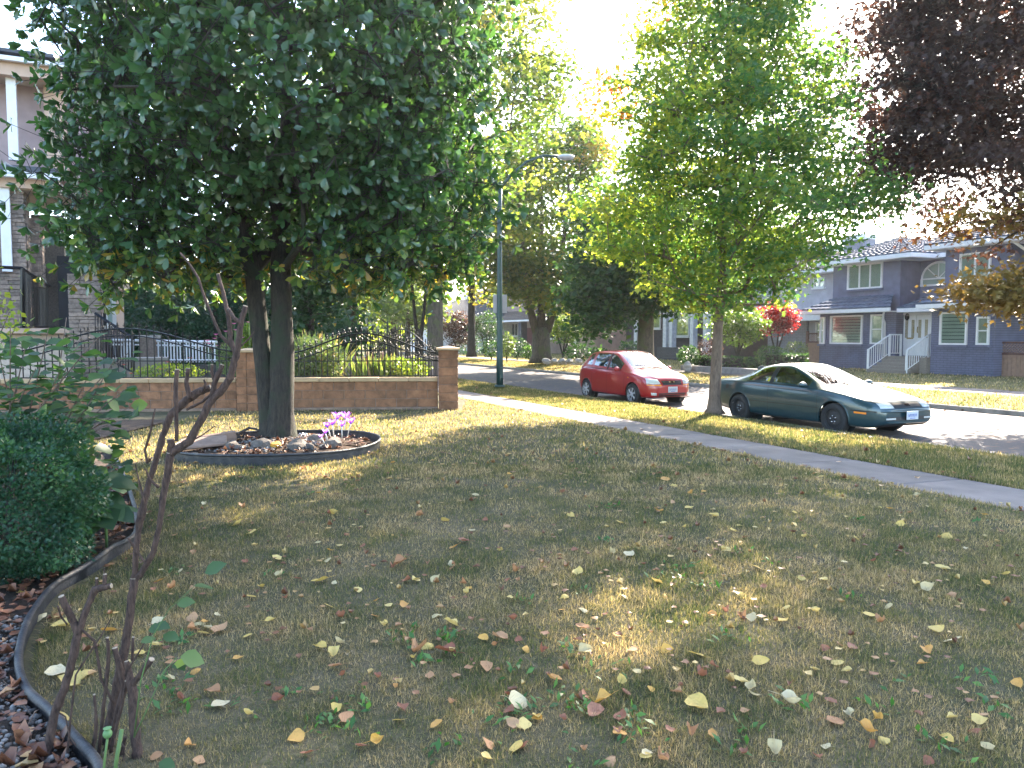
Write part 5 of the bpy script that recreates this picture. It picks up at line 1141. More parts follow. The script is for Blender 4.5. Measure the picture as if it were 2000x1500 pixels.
sg = Q(976.5, 593, 25.2); s_ = MB().box((0, 0, 0), (.235, .006, .30)).build('street_sign', mat('sign back aluminium', (.42, .40, .42), .55, .06, metal=.3), None, loc=(sg.x, ly+.12, sg.z), rot=(0, 0, .25), bevel=.003)
tag(s_, 'plain metal back of a rectangular street sign fixed to the green lamp pole', 'sign')
dl = Q(757, 640, 60); MB().tube([(0, 0, -2), (0, 0, 3.0), (0, 0, 6)], [.08, .07, .05], 8).build('lamp_pole', POLE, None, loc=(dl.x, 60, 2)); tag(bpy.data.objects['lamp_pole'], 'thin distant green lamp pole seen above the right fence panel', 'pole')
# ================= BACKGROUND SHRUBS =================
HEDG = 'clipped hedges by the far sidewalk'
def hb(label, x0, x1, y0, y1, D, ry, m=DKGL, hue=0.0, n=2600):
    a, b = Q(x0, y0, D), Q(x1, y1, D); return bush('hedge', label, ((a.x+b.x)/2, D+ry*.5, (a.z+b.z)/2), (ry, (b.x-a.x)/2, (a.z-b.z)/2), n, m, size=.10, cat='hedge', group=HEDG, box=True, hue=hue, h0=min(a.z, b.z))
hb('long low clipped hedge behind the maple trunk', 1346, 1500, 698, 720, 34, .5); hb('low clipped hedge right of the maple trunk, beside the lattice fence', 1500, 1574, 692, 716, 33.5, .5, n=1600)
bush_px('shrub', 'rounded dark green bush left of the long low hedge', 1345, 676, 712, 35, 20, 1200, DKGL); bush_px('shrub', 'dark purple brown bush above the long low hedge', 1386, 664, 704, 36, 24, 1200, COPL, hue=-.3)
bush_px('shrub', 'dark rounded clipped bush beneath the red leaved tree', 1505, 676, 706, 35, 28, 1300, DKGL, hue=.1); bush_px('shrub', 'pale green loose shrub beside the lattice fence', 1556, 668, 700, 36, 20, 900, OLVL)
def small_tree(label, px, D, py0, py1, halfpx, m, n, base_py, group='small ornamental trees in the far gardens', size=.13, hue=0, stems=(-.3, .1, .35)):
    a, b = Q(px, py0, D), Q(px, py1, D); g = Q(px, base_py, D).z; rx = halfpx/1500*D; h = a.z-g
    tr = [[(a.x, D, g-.1, .09), (a.x, D, g+.15, .07), (a.x, D, g+.3, .06)]]+[[(a.x, D, g+.2, .05), (a.x+s*.7, D, g+h*.35, .04), (a.x+s*1.3, D+s*.3, g+h*.6, .03)] for s in stems]
    return tree('small_tree', label, tr, [dict(c=(a.x, D, (a.z+b.z)/2), r=(rx, rx*.8, (a.z-b.z)/2), n=n, e=2.2)], dict(per=34, size=size, spread=(.24, .24, .09), T=T_SIM, m=m, cv=.3, lv=.4, huef=lambda c: hue+.0*c[:, 0]+.12*(c[:, 2]-(a.z+b.z)/2)), BK_DRK, group, tip_r=.007, twig_k=4)
small_tree('spreading green small tree right of the maple trunk', 1442, 35, 605, 668, 52, YGRL, 130, 706, hue=-.25); small_tree('small tree with bright red upper leaves in front of the grey house', 1518, 37, 590, 652, 30, REDL, 130, 702, hue=.1)
small_tree('round dark small tree with orange tinted top, left of the red car', 1100, 46, 612, 668, 42, AUTL, 110, 702, hue=-.2); small_tree('purple leaved small tree between the pillar and the slim trunk', 893, 57, 612, 678, 36, COPL, 120, 694, hue=-.2, size=.16)
small_tree('dark green dome shaped small tree right of the slim trunk', 948, 55, 606, 672, 28, DKGL, 90, 694)
for i, (px, D, y0, y1, hp, m, hue) in enumerate([(990, 47, 652, 693, 14, OLVL, 0), (1040, 50, 676, 700, 16, DKGL, .2), (1130, 44, 672, 706, 26, DKGL, 0), (1170, 43, 682, 706, 24, DKGL, -.1), (960, 52, 668, 696, 18, DKGL, 0), (1010, 52, 660, 696, 20, DKGL, -.2), (1230, 42, 668, 706, 22, DKGL, .1), (915, 60, 660, 692, 26, DKGL, 0)]):
    bush_px('shrub', ['pale olive bush right of the lamp post', 'small bush left of the forked street tree', 'clipped bush behind the pale rocks', 'low bush just left of the red car roof', 'dark bush directly left of the lamp post', 'dark bush by the brown house door', 'bush behind the red car roof', 'dark bush behind the corner pillar cap'][i], px, y0, y1, D, hp, 700, m, size=.14, hue=hue)
ROCK = mat('pale rock', (.34, .31, .28), .9, .25, 6, bmp=.6, bscale=20)
def rock(label, c, r, m=ROCK, group=None, name='rock', sub=2, rz=None):
    bm = bmesh.new(); bmesh.ops.create_icosphere(bm, subdivisions=sub, radius=1)
    s = [random.uniform(0, 6) for _ in range(4)]
    for v in bm.verts:
        k = 1+.16*math.sin(3*v.co.x+s[0])*math.cos(2.5*v.co.y+s[1])+.10*math.sin(6*v.co.z+s[2]+4*v.co.x)+random.uniform(-.05, .05); v.co *= k; v.co.x *= r[0]; v.co.y *= r[1]; v.co.z *= r[2]
    me = bpy.data.meshes.new(name); bm.to_mesh(me); bm.free(); o = add(name, me, m, None, c, (random.uniform(-.2, .2), random.uniform(-.2, .2), random.uniform(0, 3) if rz is None else rz)); return tag(o, label, 'rock', group)
for i, px in enumerate([1068, 1083, 1097, 1112, 1130]):
    p = Q(px, 705, 41); rock('pale edging stone, %s of the row behind the red car' % ['leftmost', 'second from the left', 'middle one', 'second from the right', 'rightmost'][i], (p.x, 41, p.z-.02), (.26, .2, .17), group='edging stones by the far sidewalk')
p = Q(1343, 717, 33.5); rock('single upright pale rock at the left end of the long hedge', (p.x, 33.5, p.z), (.22, .2, .24))
tag(MB().box((0, 0, 0), (.12, 3.3, .12), jit=.01).build('retaining_wall', mat('grey stone edging', (.22, .20, .20), .9, .2, bmp=.5), None, loc=Q(1432, 724, 31.5), rot=(0, 0, STREET)), 'low grey stone edging wall in front of the long hedge', 'wall')
# garden behind the iron fence
bush_px('shrub', 'leafy green bush behind the iron fence right of the trunk', 612, 660, 738, 18.2, 58, 2600, OLVL, size=.075, hue=-.1, h0=0.0); bush_px('shrub', 'sunlit low plants behind the right fence panel', 775, 700, 740, 18.6, 62, 2000, YGRL, size=.08, hue=.15, h0=0.0)
bush_px('shrub', 'small white flowered bush by the end of the left fence panel', 452, 668, 735, 17.9, 26, 1300, OLVL, size=.05, h0=0.0, hue=.2)
bush_px('shrub', 'low lime green plants behind the left fence panel', 330, 712, 742, 18.0, 62, 1300, YGRL, size=.06, h0=0.0, hue=.2); bush_px('shrub', 'tall feathery yellow green plant behind the left pillar', 492, 630, 700, 18.4, 24, 1500, YGRL, size=.08, h0=0.0)
PINK = mat('pink petal', (.62, .22, .45), .6, .15, 20); CORAL = mat('coral red petal', (.70, .10, .07), .6, .2, 20); STEMG = mat('green stem', (.10, .17, .05), .7)
def flower(label, px, py, D, m, r=.05, group=None, cat='flower'):
    p = Q(px, py, D); t = thing('flower', label, cat, (p.x, D, 0), 0, group)
    MB().tube([(0, 0, 0), (.02, .01, p.z*.5), (0, 0, p.z)], .006, 4).build('stem', STEMG, t); mb = MB()
    for k in range(7): a = k*.9; mb.grid(lambda i, j: ((.2+j)*r*math.cos(a+(i-.5)*.8), (.2+j)*r*math.sin(a+(i-.5)*.8), p.z+r*.35*math.sin(j*2)*1.0), 2, 2)
    mb.build('petals', m, t); return t
for i, (x, y) in enumerate([(457, 633), (460, 645), (441, 648), (422, 654), (420, 662), (405, 666), (408, 672), (437, 662), (412, 680), (486, 630), (424, 676), (474, 660)]): flower(('highest left pink flower,right pink flower near the top,upper left pink flower,pink flower left of the pillar,small pink flower left of the pillar,leftmost pink flower,lower leftmost pink flower,pink flower close to the pillar,lowest pink flower,rightmost pink flower by the trunk,lower middle pink flower,middle right pink flower'.split(',')[i])+' on a stalk behind the left iron fence', x, y, 17.6, PINK, .075, 'pink flowers beside the left pillar')
for i, (x, y, l) in enumerate([(243, 713, 'leftmost'), (329, 708, 'middle, tallest'), (372, 700, 'rightmost'), (256, 730, 'lowest'), (315, 722, 'paler orange')]): flower('%s coral red flower behind the left iron fence panel' % l, x, y, 17.4, CORAL, .06, 'coral flowers behind the fence')
GRS = leafmat('ornamental grass', [(0, (.10, .15, .05)), (.6, (.20, .24, .09)), (1, (.35, .22, .15))], .4); PLUME = mat('rusty plume', (.32, .13, .09), .9, .3, 30)
def gclump(label, px, py0, D, n, h, sp, m, plumes=0):
    p = Q(px, 735, D); t = thing('ornamental_grass', label, 'plant', (p.x, D, 0)); pos = RNG.normal(size=(n, 3))*np.array([sp*.3, sp*.3, 0]); ld = RNG.normal(size=(n, 3))*np.array([.3, .3, 0])+np.array([0, 0, 1.])
    W_ = np.array([[-.007, 0, 0], [.007, 0, 0], [0, .9, 0.0], [0, 1.15, -.08]]); leaf_obj('foliage', (W_, np.array([[0, 1, 2], [0, 2, 3]])), pos, ld, RNG.normal(size=(n, 3)), h*RNG.uniform(.6, 1.1, n), RNG.uniform(0, 1, n), m, t)['kind'] = 'stuff'
    for i in range(plumes): x, y = random.uniform(-sp, sp), random.uniform(-.2, .2); MB().tube([(x*.4, y, 0), (x*.8, y, h*.8), (x, y, h*1.0), (x*1.05, y, h*1.15), (x*1.1, y, h*1.3)], [.004, .004, .012, .018, .004], 5).build('plume', PLUME, t)
gclump('ornamental grass with rusty plumes behind the right fence panel', 722, 680, 18.3, 420, .95, .4, GRS, 7); gclump('pale upright grass clump behind the right fence panel near the gate', 750, 690, 18.4, 420, 1.0, .35, GRS, 0)
gclump('feathery grass rising behind the bush right of the trunk', 612, 600, 19, 420, 1.45, .5, GRS, 0)
# dark parked vehicles / forecourt seen through the fence are not legible: low stone walls and a dark drive gate stand there
tag(MB().box((0, 0, 0), (2.2, .15, .5), jit=.005).build('garden_wall', PNK, None, loc=(Q(740, 700, 25).x, 25, .45), rot=(0, 0, .1), bevel=.02), 'pinkish low wall further back behind the right iron fence', 'wall')
iron_fence(Vector((Q(600, 700, 23).x, 23, 0)), Vector((Q(760, 700, 23).x, 23.4, 0)), 18, arch(1.75, 1.3), arch(1.62, 1.15), .9, .15, 'second black iron gate further back with an arched top, behind the right fence panel', 'iron_gate', 'gate', hook=False)
# far wood
n = 26000
def wood(label, x0, x1, D, h, n, m, size):
    x = RNG.uniform(x0, x1, n); hh = h*(.75+.25*np.sin(x*.31+1)+.12*np.sin(x*.9)+.1*np.sin(x*2.3)); z = RNG.uniform(0, 1, n)**.75*hh; y = D+RNG.normal(0, 2.5, n)
    c = np.stack([x, y, z], 1); o = leaf_obj('distant_trees', T_SIM, c, RNG.normal(size=(n, 3)), RNG.normal(size=(n, 3))+np.array([0, -.6, .6]), size*RNG.uniform(.6, 1.4, n), np.clip(.5+.3*np.sin(x*.5)*np.sin(z*.7)+RNG.uniform(-.3, .3, n), 0, 1), m); return tag(o, label, 'trees', kind='stuff')
wood('mass of mixed green trees closing the view far down the street', -60, 22, 92, 9, 26000, AUTL, .75)
wood('darker trees behind the houses across the road', 14, 70, 75, 6, 12000, DKGL, .8)
wood('dark hedge trees behind the cedars on the left', -34, -7.5, 36, 5.5, 13000, CEDL, .45)
# ================= TREE RING =================
EDGM = mat('black garden edging', (.026, .026, .030), .5, .3, 9, bmp=.35, col2=(.07, .062, .055)); MULCH = groundmat('bark mulch', [(.05, .032, .022), (.085, .055, .038), (.13, .08, .05), (.03, .02, .015)], 6, 40, 120, .9); GRAV = mat('grey gravel', (.20, .185, .175), .9, .35, 30, piece=.35)
RT = thing('tree_ring', 'black plastic ring edging round the mulch bed of the magnolia', 'garden edging', (RING_C.x, RING_C.y, 0))
rr = lambda a: RING_R*(1+.03*math.sin(2*a+.5)); k = 60; mb = MB()
mb.grid(lambda i, j: (rr(i*6.2832)*math.cos(i*6.2832)+(0, .012, .0)[0], rr(i*6.2832)*math.sin(i*6.2832), -.05+j*.165+.012*math.sin(i*18)), k, 3); mb.grid(lambda i, j: ((rr(i*6.2832)-.012)*math.cos(i*6.2832), (rr(i*6.2832)-.012)*math.sin(i*6.2832), -.05+j*.165+.012*math.sin(i*18)), k, 3)
mb.build('edging_band', EDGM, RT); MB().tube([(rr(a)*math.cos(a), rr(a)*math.sin(a), .12+.012*math.sin(a*3)) for a in np.linspace(0, 6.2832, 61)], .018, 8, caps=False).build('edging_bead', EDGM, RT)
mb = MB(); mb.grid(lambda i, j: (RING_C.x+1.33*j*math.cos(i*6.2832), RING_C.y+1.33*j*math.sin(i*6.2832), .04+.07*(1-j)**.8+.012*math.sin(i*31)*j+random.uniform(-.008, .008)), 60, 12); tag(mb.build('mulch', MULCH), kind='structure')
def ring_z(x, y):
    d = math.hypot(x-RING_C.x, y-RING_C.y)/1.33; return .04+.07*max(0, 1-d)**.8
GM = []
for q in range(4):
    bm = bmesh.new(); bmesh.ops.create_icosphere(bm, subdivisions=1, radius=1)
    for v in bm.verts: v.co *= random.uniform(.7, 1.15); v.co.z *= .7
    me = bpy.data.meshes.new('pebble'); bm.to_mesh(me); bm.free(); me.materials.append(GRAV); GM.append(me)
def scatter_stuff(name, label, cat, pts, sizes, templ, m, attr=False):
    """many tiny pieces joined in one mesh (stuff)"""
    tv = [np.array([v.co[:] for v in t.vertices]) for t in templ]; tf = [np.array([list(p.vertices) for p in t.polygons]) for t in templ]
    VV, FF, RR, nb = [], [], [], 0
    for p, s in zip(pts, sizes):
        k = random.randrange(len(templ)); a = random.uniform(0, 6.28); c_, s_ = math.cos(a), math.sin(a); v = tv[k]*s
        v = np.stack([v[:, 0]*c_-v[:, 1]*s_, v[:, 0]*s_+v[:, 1]*c_, v[:, 2]], 1)+np.array(p); VV.append(v); FF.append(tf[k]+nb); nb += len(v); RR.append(np.full(len(v), random.random()))
    o = add(name, mesh_np(name, np.concatenate(VV), np.concatenate(FF), {'rnd': np.concatenate(RR)}), m); return tag(o, label, cat, kind='stuff')
GRAVS = leafmat('gravel stones', [(0, (.05, .043, .04)), (.5, (.12, .105, .095)), (1, (.26, .24, .22))], 0.0, rough=.9)
pts = []; 
for i in range(480):
    a = random.uniform(0, 6.28); r_ = random.uniform(.25, 1.0)*random.choice([1, .7]); x, y = RING_C.x+r_*math.cos(a)*1.0, RING_C.y+r_*math.sin(a)*.9
    if x < RING_C.x+.7: pts.append((x, y, ring_z(x, y)+.015))
scatter_stuff('gravel', 'small grey stones covering the mulch at the foot of the magnolia', 'gravel', pts, [random.uniform(.014, .034) for _ in pts], GM, GRAVS)
RK2 = mat('brown grey rock', (.12, .10, .085), .9, .35, 9, bmp=.8, bscale=25)
for px, py, w_, l in [(428, 868, .13, 'leftmost brown rock in the tree ring'), (452, 876, .15, 'long brown rock left of the trunk foot, inside the ring'), (470, 878, .10, 'small grey rock in front of the trunk inside the ring'), (512, 876, .20, 'largest rock at the front of the tree ring'), (580, 877, .19, 'flat topped pale rock right of the orange sponge-like clump'), (602, 876, .10, 'small grey rock beside the flat topped rock'), (618, 862, .15, 'pale rock just left of the purple crocuses'), (650, 872, .18, 'grey rock in front of the purple crocuses')]:
    p = P(px, py, .08); rock(l, (p.x, p.y, .09+w_*.15), (w_*.9, w_*.6, w_*.5), RK2, 'rocks in the tree ring')
p = P(541, 875, .08); rock('orange yellow lumpy clump between the rocks in the tree ring', (p.x, p.y-.05, .13), (.10, .07, .05), mat('orange fungus', (.60, .30, .04), .8, .25, 40, bmp=.8, bscale=50)); bpy.data.objects['rock']['category'] = 'rock'
SLAB = mat('weathered pinkish board', (.27, .175, .13), .8, .2, 8, bmp=.3)
p = P(405, 868, .12)
tag(MB().box((0, 0, 0), (.30, .17, .018), jit=.004).build('stone_slab', SLAB, None, loc=(p.x-.05, p.y, .15), rot=(.22, -.06, .35), bevel=.006), 'pale pinkish slab leaning on the left edge of the tree ring', 'slab')
tag(MB().box((0, 0, 0), (.34, .03, .07), jit=.004).build('stone_slab', SLAB, None, loc=(p.x-.08, p.y+.33, .15), rot=(.3, -.12, .42), bevel=.006), 'narrow pinkish slab on edge behind the leaning slab', 'slab')
p = P(480, 850, .13); tag(MB().tube([(-.28, .05, .0), (-.1, 0, .03), (.05, .0, .11), (.15, .02, .09), (.26, -.02, .04), (.40, -.02, .03)], [.016, .02, .022, .018, .014, .01], 6, rough=.15).build('stick', BK_DRK, None, loc=(p.x, p.y, .13)), 'bent dead stick lying left of the trunk foot in the ring', 'stick')
p = P(592, 855, .1); mb = MB()
for i in range(7): a = i*.9; mb.tube([(0, 0, .02), (.05*math.cos(a), .04*math.sin(a), .07), (.09*math.cos(a), .07*math.sin(a), .0)], [.008, .007, .003], 4)
tag(mb.build('crumpled_foil', mat('silver foil', (.65, .65, .70), .2, .3, 60, metal=.9), None, loc=(p.x, p.y, .10)), 'small crumpled silvery scrap at the right of the trunk foot', 'scrap')
VIO = leafmat('crocus petal', [(0, (.36, .14, .58)), (1, (.52, .26, .72))], .5, tcol=(1.6, 1.4, 1.8)); CST = mat('crocus stem', (.62, .58, .48), .6)
def crocus(label, px, py, s, lean, D0=None):
    p = P(px, py+18, .08); t = thing('crocus', label, 'flower', (p.x, p.y, .07), 0, 'purple autumn crocuses in the ring'); h = .15*s
    MB().tube([(0, 0, 0), (lean*.4, 0, h*.6), (lean, 0, h)], .0085, 6).build('stem', CST, t)
    T_P = (np.array([[0, 0, 0], [-.28, .45, .12], [.28, .45, .12], [0, .5, .02], [0, 1, .12]]), np.array([[0, 3, 1], [0, 2, 3], [1, 3, 4], [3, 2, 4]]))
    for k in range(6):
        a = k*math.pi/3+random.uniform(-.2, .2); d = np.array([[math.cos(a)*.75, math.sin(a)*.75, .8]]); leaf_obj('petal', T_P, np.array([[lean, 0, h-.005]]), d, np.array([[-math.cos(a), -math.sin(a), .6]]), np.array([.108*s]), np.array([random.random()]), VIO, t)
for i, (x, y, s, ln) in enumerate([(640, 846, .9, -.03), (652, 836, 1.25, -.02), (661, 828, 1.5, -.01), (668, 838, 1.2, .0), (672, 828, 1.5, .03), (679, 834, 1.3, .05), (646, 838, 1.1, -.05), (634, 850, .7, -.05)]):
    crocus(['low purple crocus left of the clump', 'purple crocus, left middle of the clump', 'tall purple crocus in the centre left of the clump', 'purple crocus in the middle of the clump', 'tallest purple crocus of the clump', 'rightmost purple crocus of the clump', 'outward leaning purple crocus on the left of the clump', 'smallest purple crocus nearest the pale rock'][i], x, y, s, ln)
# ================= FOREGROUND BED =================
mb = MB()
def catmull(pts, n=6):
    out = []
    for i in range(len(pts)-1):
        p0, p1, p2, p3 = pts[max(i-1, 0)], pts[i], pts[i+1], pts[min(i+2, len(pts)-1)]
        for k in range(n):
            t = k/n; out.append(.5*((2*p1)+(p2-p0)*t+(2*p0-5*p1+4*p2-p3)*t*t+(3*p1-p0-3*p2+p3)*t**3))
    return out+[pts[-1]]
EC = catmull(EDGE)
ET = thing('bed_edging', 'black plastic edging snaking along the planting bed at lower left', 'garden edging', (0, 0, 0))
MB().tube([Vector((p.x, p.y, .075+.008*math.sin(p.y*5))) for p in EC], .019, 10, rough=.06).build('edging_bead', EDGM, ET)
n = len(EC); mb.grid(lambda i, j: Vector((EC[int(i*(n-1))].x-.004, EC[int(i*(n-1))].y, -.05+.115*j)), n-1, 1); mb.grid(lambda i, j: Vector((EC[int(i*(n-1))].x+.008, EC[int(i*(n-1))].y, -.05+.115*j)), n-1, 1); mb.build('edging_band', EDGM, ET)
SOIL = groundmat('bed soil', [(.04, .03, .024), (.075, .055, .042), (.12, .09, .07), (.03, .024, .02)], 5, 30, 90, .9)
mb = MB(); ys = np.linspace(.9, 14.5, 90)
mb.grid(lambda i, j: (lambda y: Vector((float(edge_x(y))-.005-(j*j)*7.0, y, .022+.03*math.sin(y*9+j*40)*math.sin(j*60)*j+random.uniform(-.006, .006))))(ys[int(i*89)]), 89, 40); tag(mb.build('soil', SOIL), kind='structure')
# leaf shapes
def leafshape(curl, fold, wdt, wavy, stalk=True, nx=4, ny=6, seed=0):
    rs = random.Random(seed); mb = MB()
    def fn(i, j):
        s = (i-.5)*2; wv = wdt*.5*(math.sin(math.pi*min(1, j*1.0)**.62)**.8)*(1+.05*math.sin(j*23+seed)); y = j-.5; x = s*wv
        z = fold*abs(s)*wv*1.6+curl*(y*y)*1.2+wavy*.06*math.sin(5*s+7*j+seed)*abs(s)+curl*.6*(s*s)*wv
        return (x, y*(1-.25*abs(curl)), z)
    mb.grid(fn, nx, ny)
    if stalk: mb.tube([(0, -.5*(1-.25*abs(curl)), curl*.3), (.03*rs.uniform(-1, 1), -.68, curl*.3+.04), (.08*rs.uniform(-1, 1), -.9, curl*.3+.06)], [.014, .011, .008], 4)
    return mb
SHP = [('flat', .05, .05, .92, .6), ('gently curled', .35, .1, .82, 1), ('folded', .15, .38, .80, 1.4), ('curled up', .9, .35, .62, 1.5), ('arched', -.45, -.1, .8, 1), ('crumpled', .7, .9, .7, 3)]
def dleaf(name, c1, c2, tr=.25):
    m = bpy.data.materials.new(name); m.use_nodes = True; nt = m.node_tree; b = nt.nodes['Principled BSDF']; b.inputs['Roughness'].default_value = .6
    oi = nt.nodes.new('ShaderNodeObjectInfo'); tc = nt.nodes.new('ShaderNodeTexCoord'); c = mix(nt, oi.outputs['Random'], c1, c2)
    c = mix(nt, ramp(nt, noise(nt, 5, 4, .6, tc.outputs['Object']), [(.58, (0,)*3), (.75, (.6,)*3)]), c, tuple(x*.45 for x in c1))
    w_ = nt.nodes.new('ShaderNodeTexWave'); w_.inputs['Scale'].default_value = 5; w_.bands_direction = 'DIAGONAL'; nt.links.new(tc.outputs['Object'], w_.inputs[0]); bump(nt, b, w_.outputs[1], .25, .02)
    nt.links.new(c, b.inputs['Base Color']); t = nt.nodes.new('ShaderNodeBsdfTranslucent'); nt.links.new(c, t.inputs[0]); mx = nt.nodes.new('ShaderNodeMixShader'); mx.inputs[0].default_value = tr
    nt.links.new(b.outputs[0], mx.inputs[1]); nt.links.new(t.outputs[0], mx.inputs[2]); nt.links.new(mx.outputs[0], nt.nodes['Material Output'].inputs[0]); return m
LC = {'y': ('pale yellow', dleaf('pale yellow dead leaf', (.64, .44, .11), (.70, .52, .19))), 'w': ('cream', dleaf('cream dead leaf', (.55, .43, .21), (.64, .53, .32))), 'g': ('golden', dleaf('golden dead leaf', (.66, .37, .07), (.60, .30, .09))),
      'p': ('pinkish tan', dleaf('tan dead leaf', (.42, .20, .085), (.52, .30, .15))), 'b': ('rusty brown', dleaf('brown dead leaf', (.28, .10, .05), (.36, .16, .09)))}
LM = {}
for ck, (cn, cm) in LC.items():
    for si, (sn, cu, fo, wd_, wv) in enumerate(SHP):
        me = leafshape(cu, fo, wd_, wv, seed=si*3+len(ck)).mesh('fallen_leaf'); me.materials.append(cm); LM[ck, si] = me
FL = '''625,1142,28,y 651,1146,12,w 700,1158,15,y 735,1179,13,g 760,1188,15,y 732,1209,17,g 851,1206,22,w 880,1224,26,y 913,1165,19,y 908,1146,14,p 852,1137,20,w 780,1107,30,p 1130,1122,22,y 1102,1168,18,y 1140,1195,20,w 1003,1218,24,b 1137,1233,25,p 835,1266,28,y 870,1280,35,b 807,1283,35,p 628,1272,26,y 652,1290,32,y 660,1262,20,w 945,1252,20,g 978,1254,30,p 966,1268,16,p 1014,1257,16,b 1030,1273,18,g 1057,1281,20,b 1143,1278,27,w 949,1312,26,p 1081,1335,33,g 670,1326,16,b 738,1331,18,b 772,1350,14,g 777,1415,22,y 852,1425,24,g 1013,1380,40,w 994,1365,16,b 997,1397,24,b 1000,1422,26,p 1023,1422,28,y 1051,1413,22,g 1160,1400,35,b 1178,1376,34,g 1010,1467,30,y 1191,1493,28,p 1141,1475,20,p
1210,1025,13,y 1396,1013,20,y 1432,1042,17,y 1758,1028,15,y 1418,1079,16,y 1230,1089,22,w 1478,1114,22,y 1840,1116,22,y 1846,1049,28,y 1220,1169,18,w 1610,1139,18,y 1788,1145,15,y 1814,1156,27,w 1925,1142,14,g 1856,1165,18,p 1284,1141,22,y 1450,1168,13,y 1532,1191,22,y 1392,1207,18,g 1594,1202,20,y 1698,1207,20,y 1736,1190,18,w 1530,1220,24,y 1450,1216,22,p 1830,1240,30,y 1860,1258,30,w 1812,1279,24,g 1362,1287,32,y 1486,1298,26,y 1444,1338,28,y 1468,1352,28,w 1636,1302,20,y 1656,1318,22,y 1364,1388,44,y 1546,1385,42,w 1622,1378,20,b 1632,1418,32,p 1660,1406,28,w 1712,1412,28,g 1694,1438,34,g 1724,1452,24,y 1390,1442,22,g 1512,1478,38,w 1320,1360,22,p 1372,1329,22,b 1332,1347,14,b 1900,1432,24,b 1916,1406,26,p 1988,1344,22,g 1850,1454,26,y 1206,1246,18,g 1288,1494,40,p 1456,1480,22,b 1594,1486,20,b 1612,1466,18,w 1794,1396,18,b 1208,1436,20,b
125,1231,38,y 108,1324,38,w 162,1322,34,y 134,1341,40,y 76,1210,30,w 115,1214,22,p 312,1221,26,w 269,1283,24,y 303,1268,26,y 212,1237,22,g 375,1236,24,p 390,1222,20,w 407,1233,18,w 433,1236,32,p 466,1293,18,g 381,1316,18,g 414,1359,26,p 429,1383,32,w 368,1465,24,g 390,1493,22,p 310,1140,16,g 334,1155,16,p 299,1157,12,b 48,1166,24,y 466,1028,22,y 490,1045,18,y 399,989,12,w 477,995,14,p 340,1051,14,p 377,1084,12,p 186,1097,26,p 357,947,16,p 60,1400,34,g 115,1475,48,b 20,1440,30,b 45,1480,36,b 118,1412,30,y 25,1380,28,b 650,1010,22,y 620,1062,16,w 540,1096,18,y 510,1152,16,y 550,1128,20,w 886,1075,18,g 905,1062,22,b 884,1104,18,w 795,1140,20,b 640,1100,14,w 1192,1084,20,w 1345,995,16,y 1410,1078,14,y 1290,1003,16,g 1300,940,18,g 1316,950,16,y 1350,968,14,g 700,930,12,y 640,937,16,p 462,1016,18,y 590,920,14,p 760,968,12,p 868,1020,16,y 820,1012,14,p 1115,1010,14,y 990,1034,14,p'''
items = []
for tk in FL.split():
    a = tk.split(','); items.append((float(a[0]), float(a[1]), float(a[2]), a[3]))
while len(items) < 298:
    py = 890+610*random.random()**1.1; px = random.uniform(300, 1990); q = P(px, py)
    if lawn_ok(np.array([q.x]), np.array([q.y]))[0] and US(q)[0] < 7.2: items.append((px, py, random.uniform(10, 17)*(py-657)/450, random.choice('bbbpggyypw')))
ents = []
for px, py, s, ck in items:
    q = P(px, py); si = random.choice([0, 1, 1, 2, 3, 4, 5] if ck in 'bp' else [0, 0, 1, 1, 2, 4, 3]); D = q.y
    col = 'far left' if px < 400 else 'left' if px < 800 else 'centre' if px < 1200 else 'right' if px < 1620 else 'far right'; row = 'back' if py < 1040 else 'middle' if py < 1240 else 'front' if py < 1370 else 'nearest'
    ents.append([ck, si, f'{row} {col}' , px, q, s/1500*D])
byk = {}
for e in ents: byk.setdefault((e[0], e[1], e[2]), []).append(e)
ORD = ['leftmost', 'second from left', 'third from left', 'fourth from left', 'fifth from left', 'sixth from left', 'seventh from left']
for (ck, si, reg), L in byk.items():
    L.sort(key=lambda e: e[3])
    for i, e in enumerate(L):
        nm = f'{SHP[si][0]} {LC[ck][0]} fallen leaf'
        if len(L) == 1: lab = f'{nm} on the {reg} lawn'
        elif i == len(L)-1: lab = f'rightmost {nm} on the {reg} lawn'
        else: lab = f'{nm}, {ORD[min(i, 6)]} on the {reg} lawn'
        o = bpy.data.objects.new('fallen_leaf', LM[ck, si]); link(o); q = e[4]; sz = e[5]*1.22
        o.location = (q.x, q.y, gz(q.x, q.y)+.014+.1*sz); o.scale = (sz, sz*random.uniform(.9, 1.15), sz); o.rotation_euler = (random.gauss(.1, .28), random.gauss(0, .28), random.uniform(0, 6.28))
        tag(o, lab, 'leaf', 'fallen leaves on the lawn')
FLS = leafmat('small fallen leaves', [(0, (.14, .06, .03)), (.45, (.28, .13, .065)), (.7, (.42, .24, .10)), (.88, (.56, .38, .13)), (1, (.60, .46, .22))], .2, tcol=(1, 1, .9))
smt = [leafshape(cu, fo, wd_, wv, False, 2, 3, k).mesh('leaf') for k, (sn, cu, fo, wd_, wv) in enumerate(SHP)]
pts = []; sz = []
while len(pts) < 1100:
    y = random.uniform(3.2, 17); x = random.uniform(-.7, .7)*y
    if lawn_ok(np.array([x]), np.array([y]))[0]: pts.append((x, y, gz(x, y)+.03)); sz.append(random.uniform(.025, .06) if y < 8 else random.uniform(.04, .08))
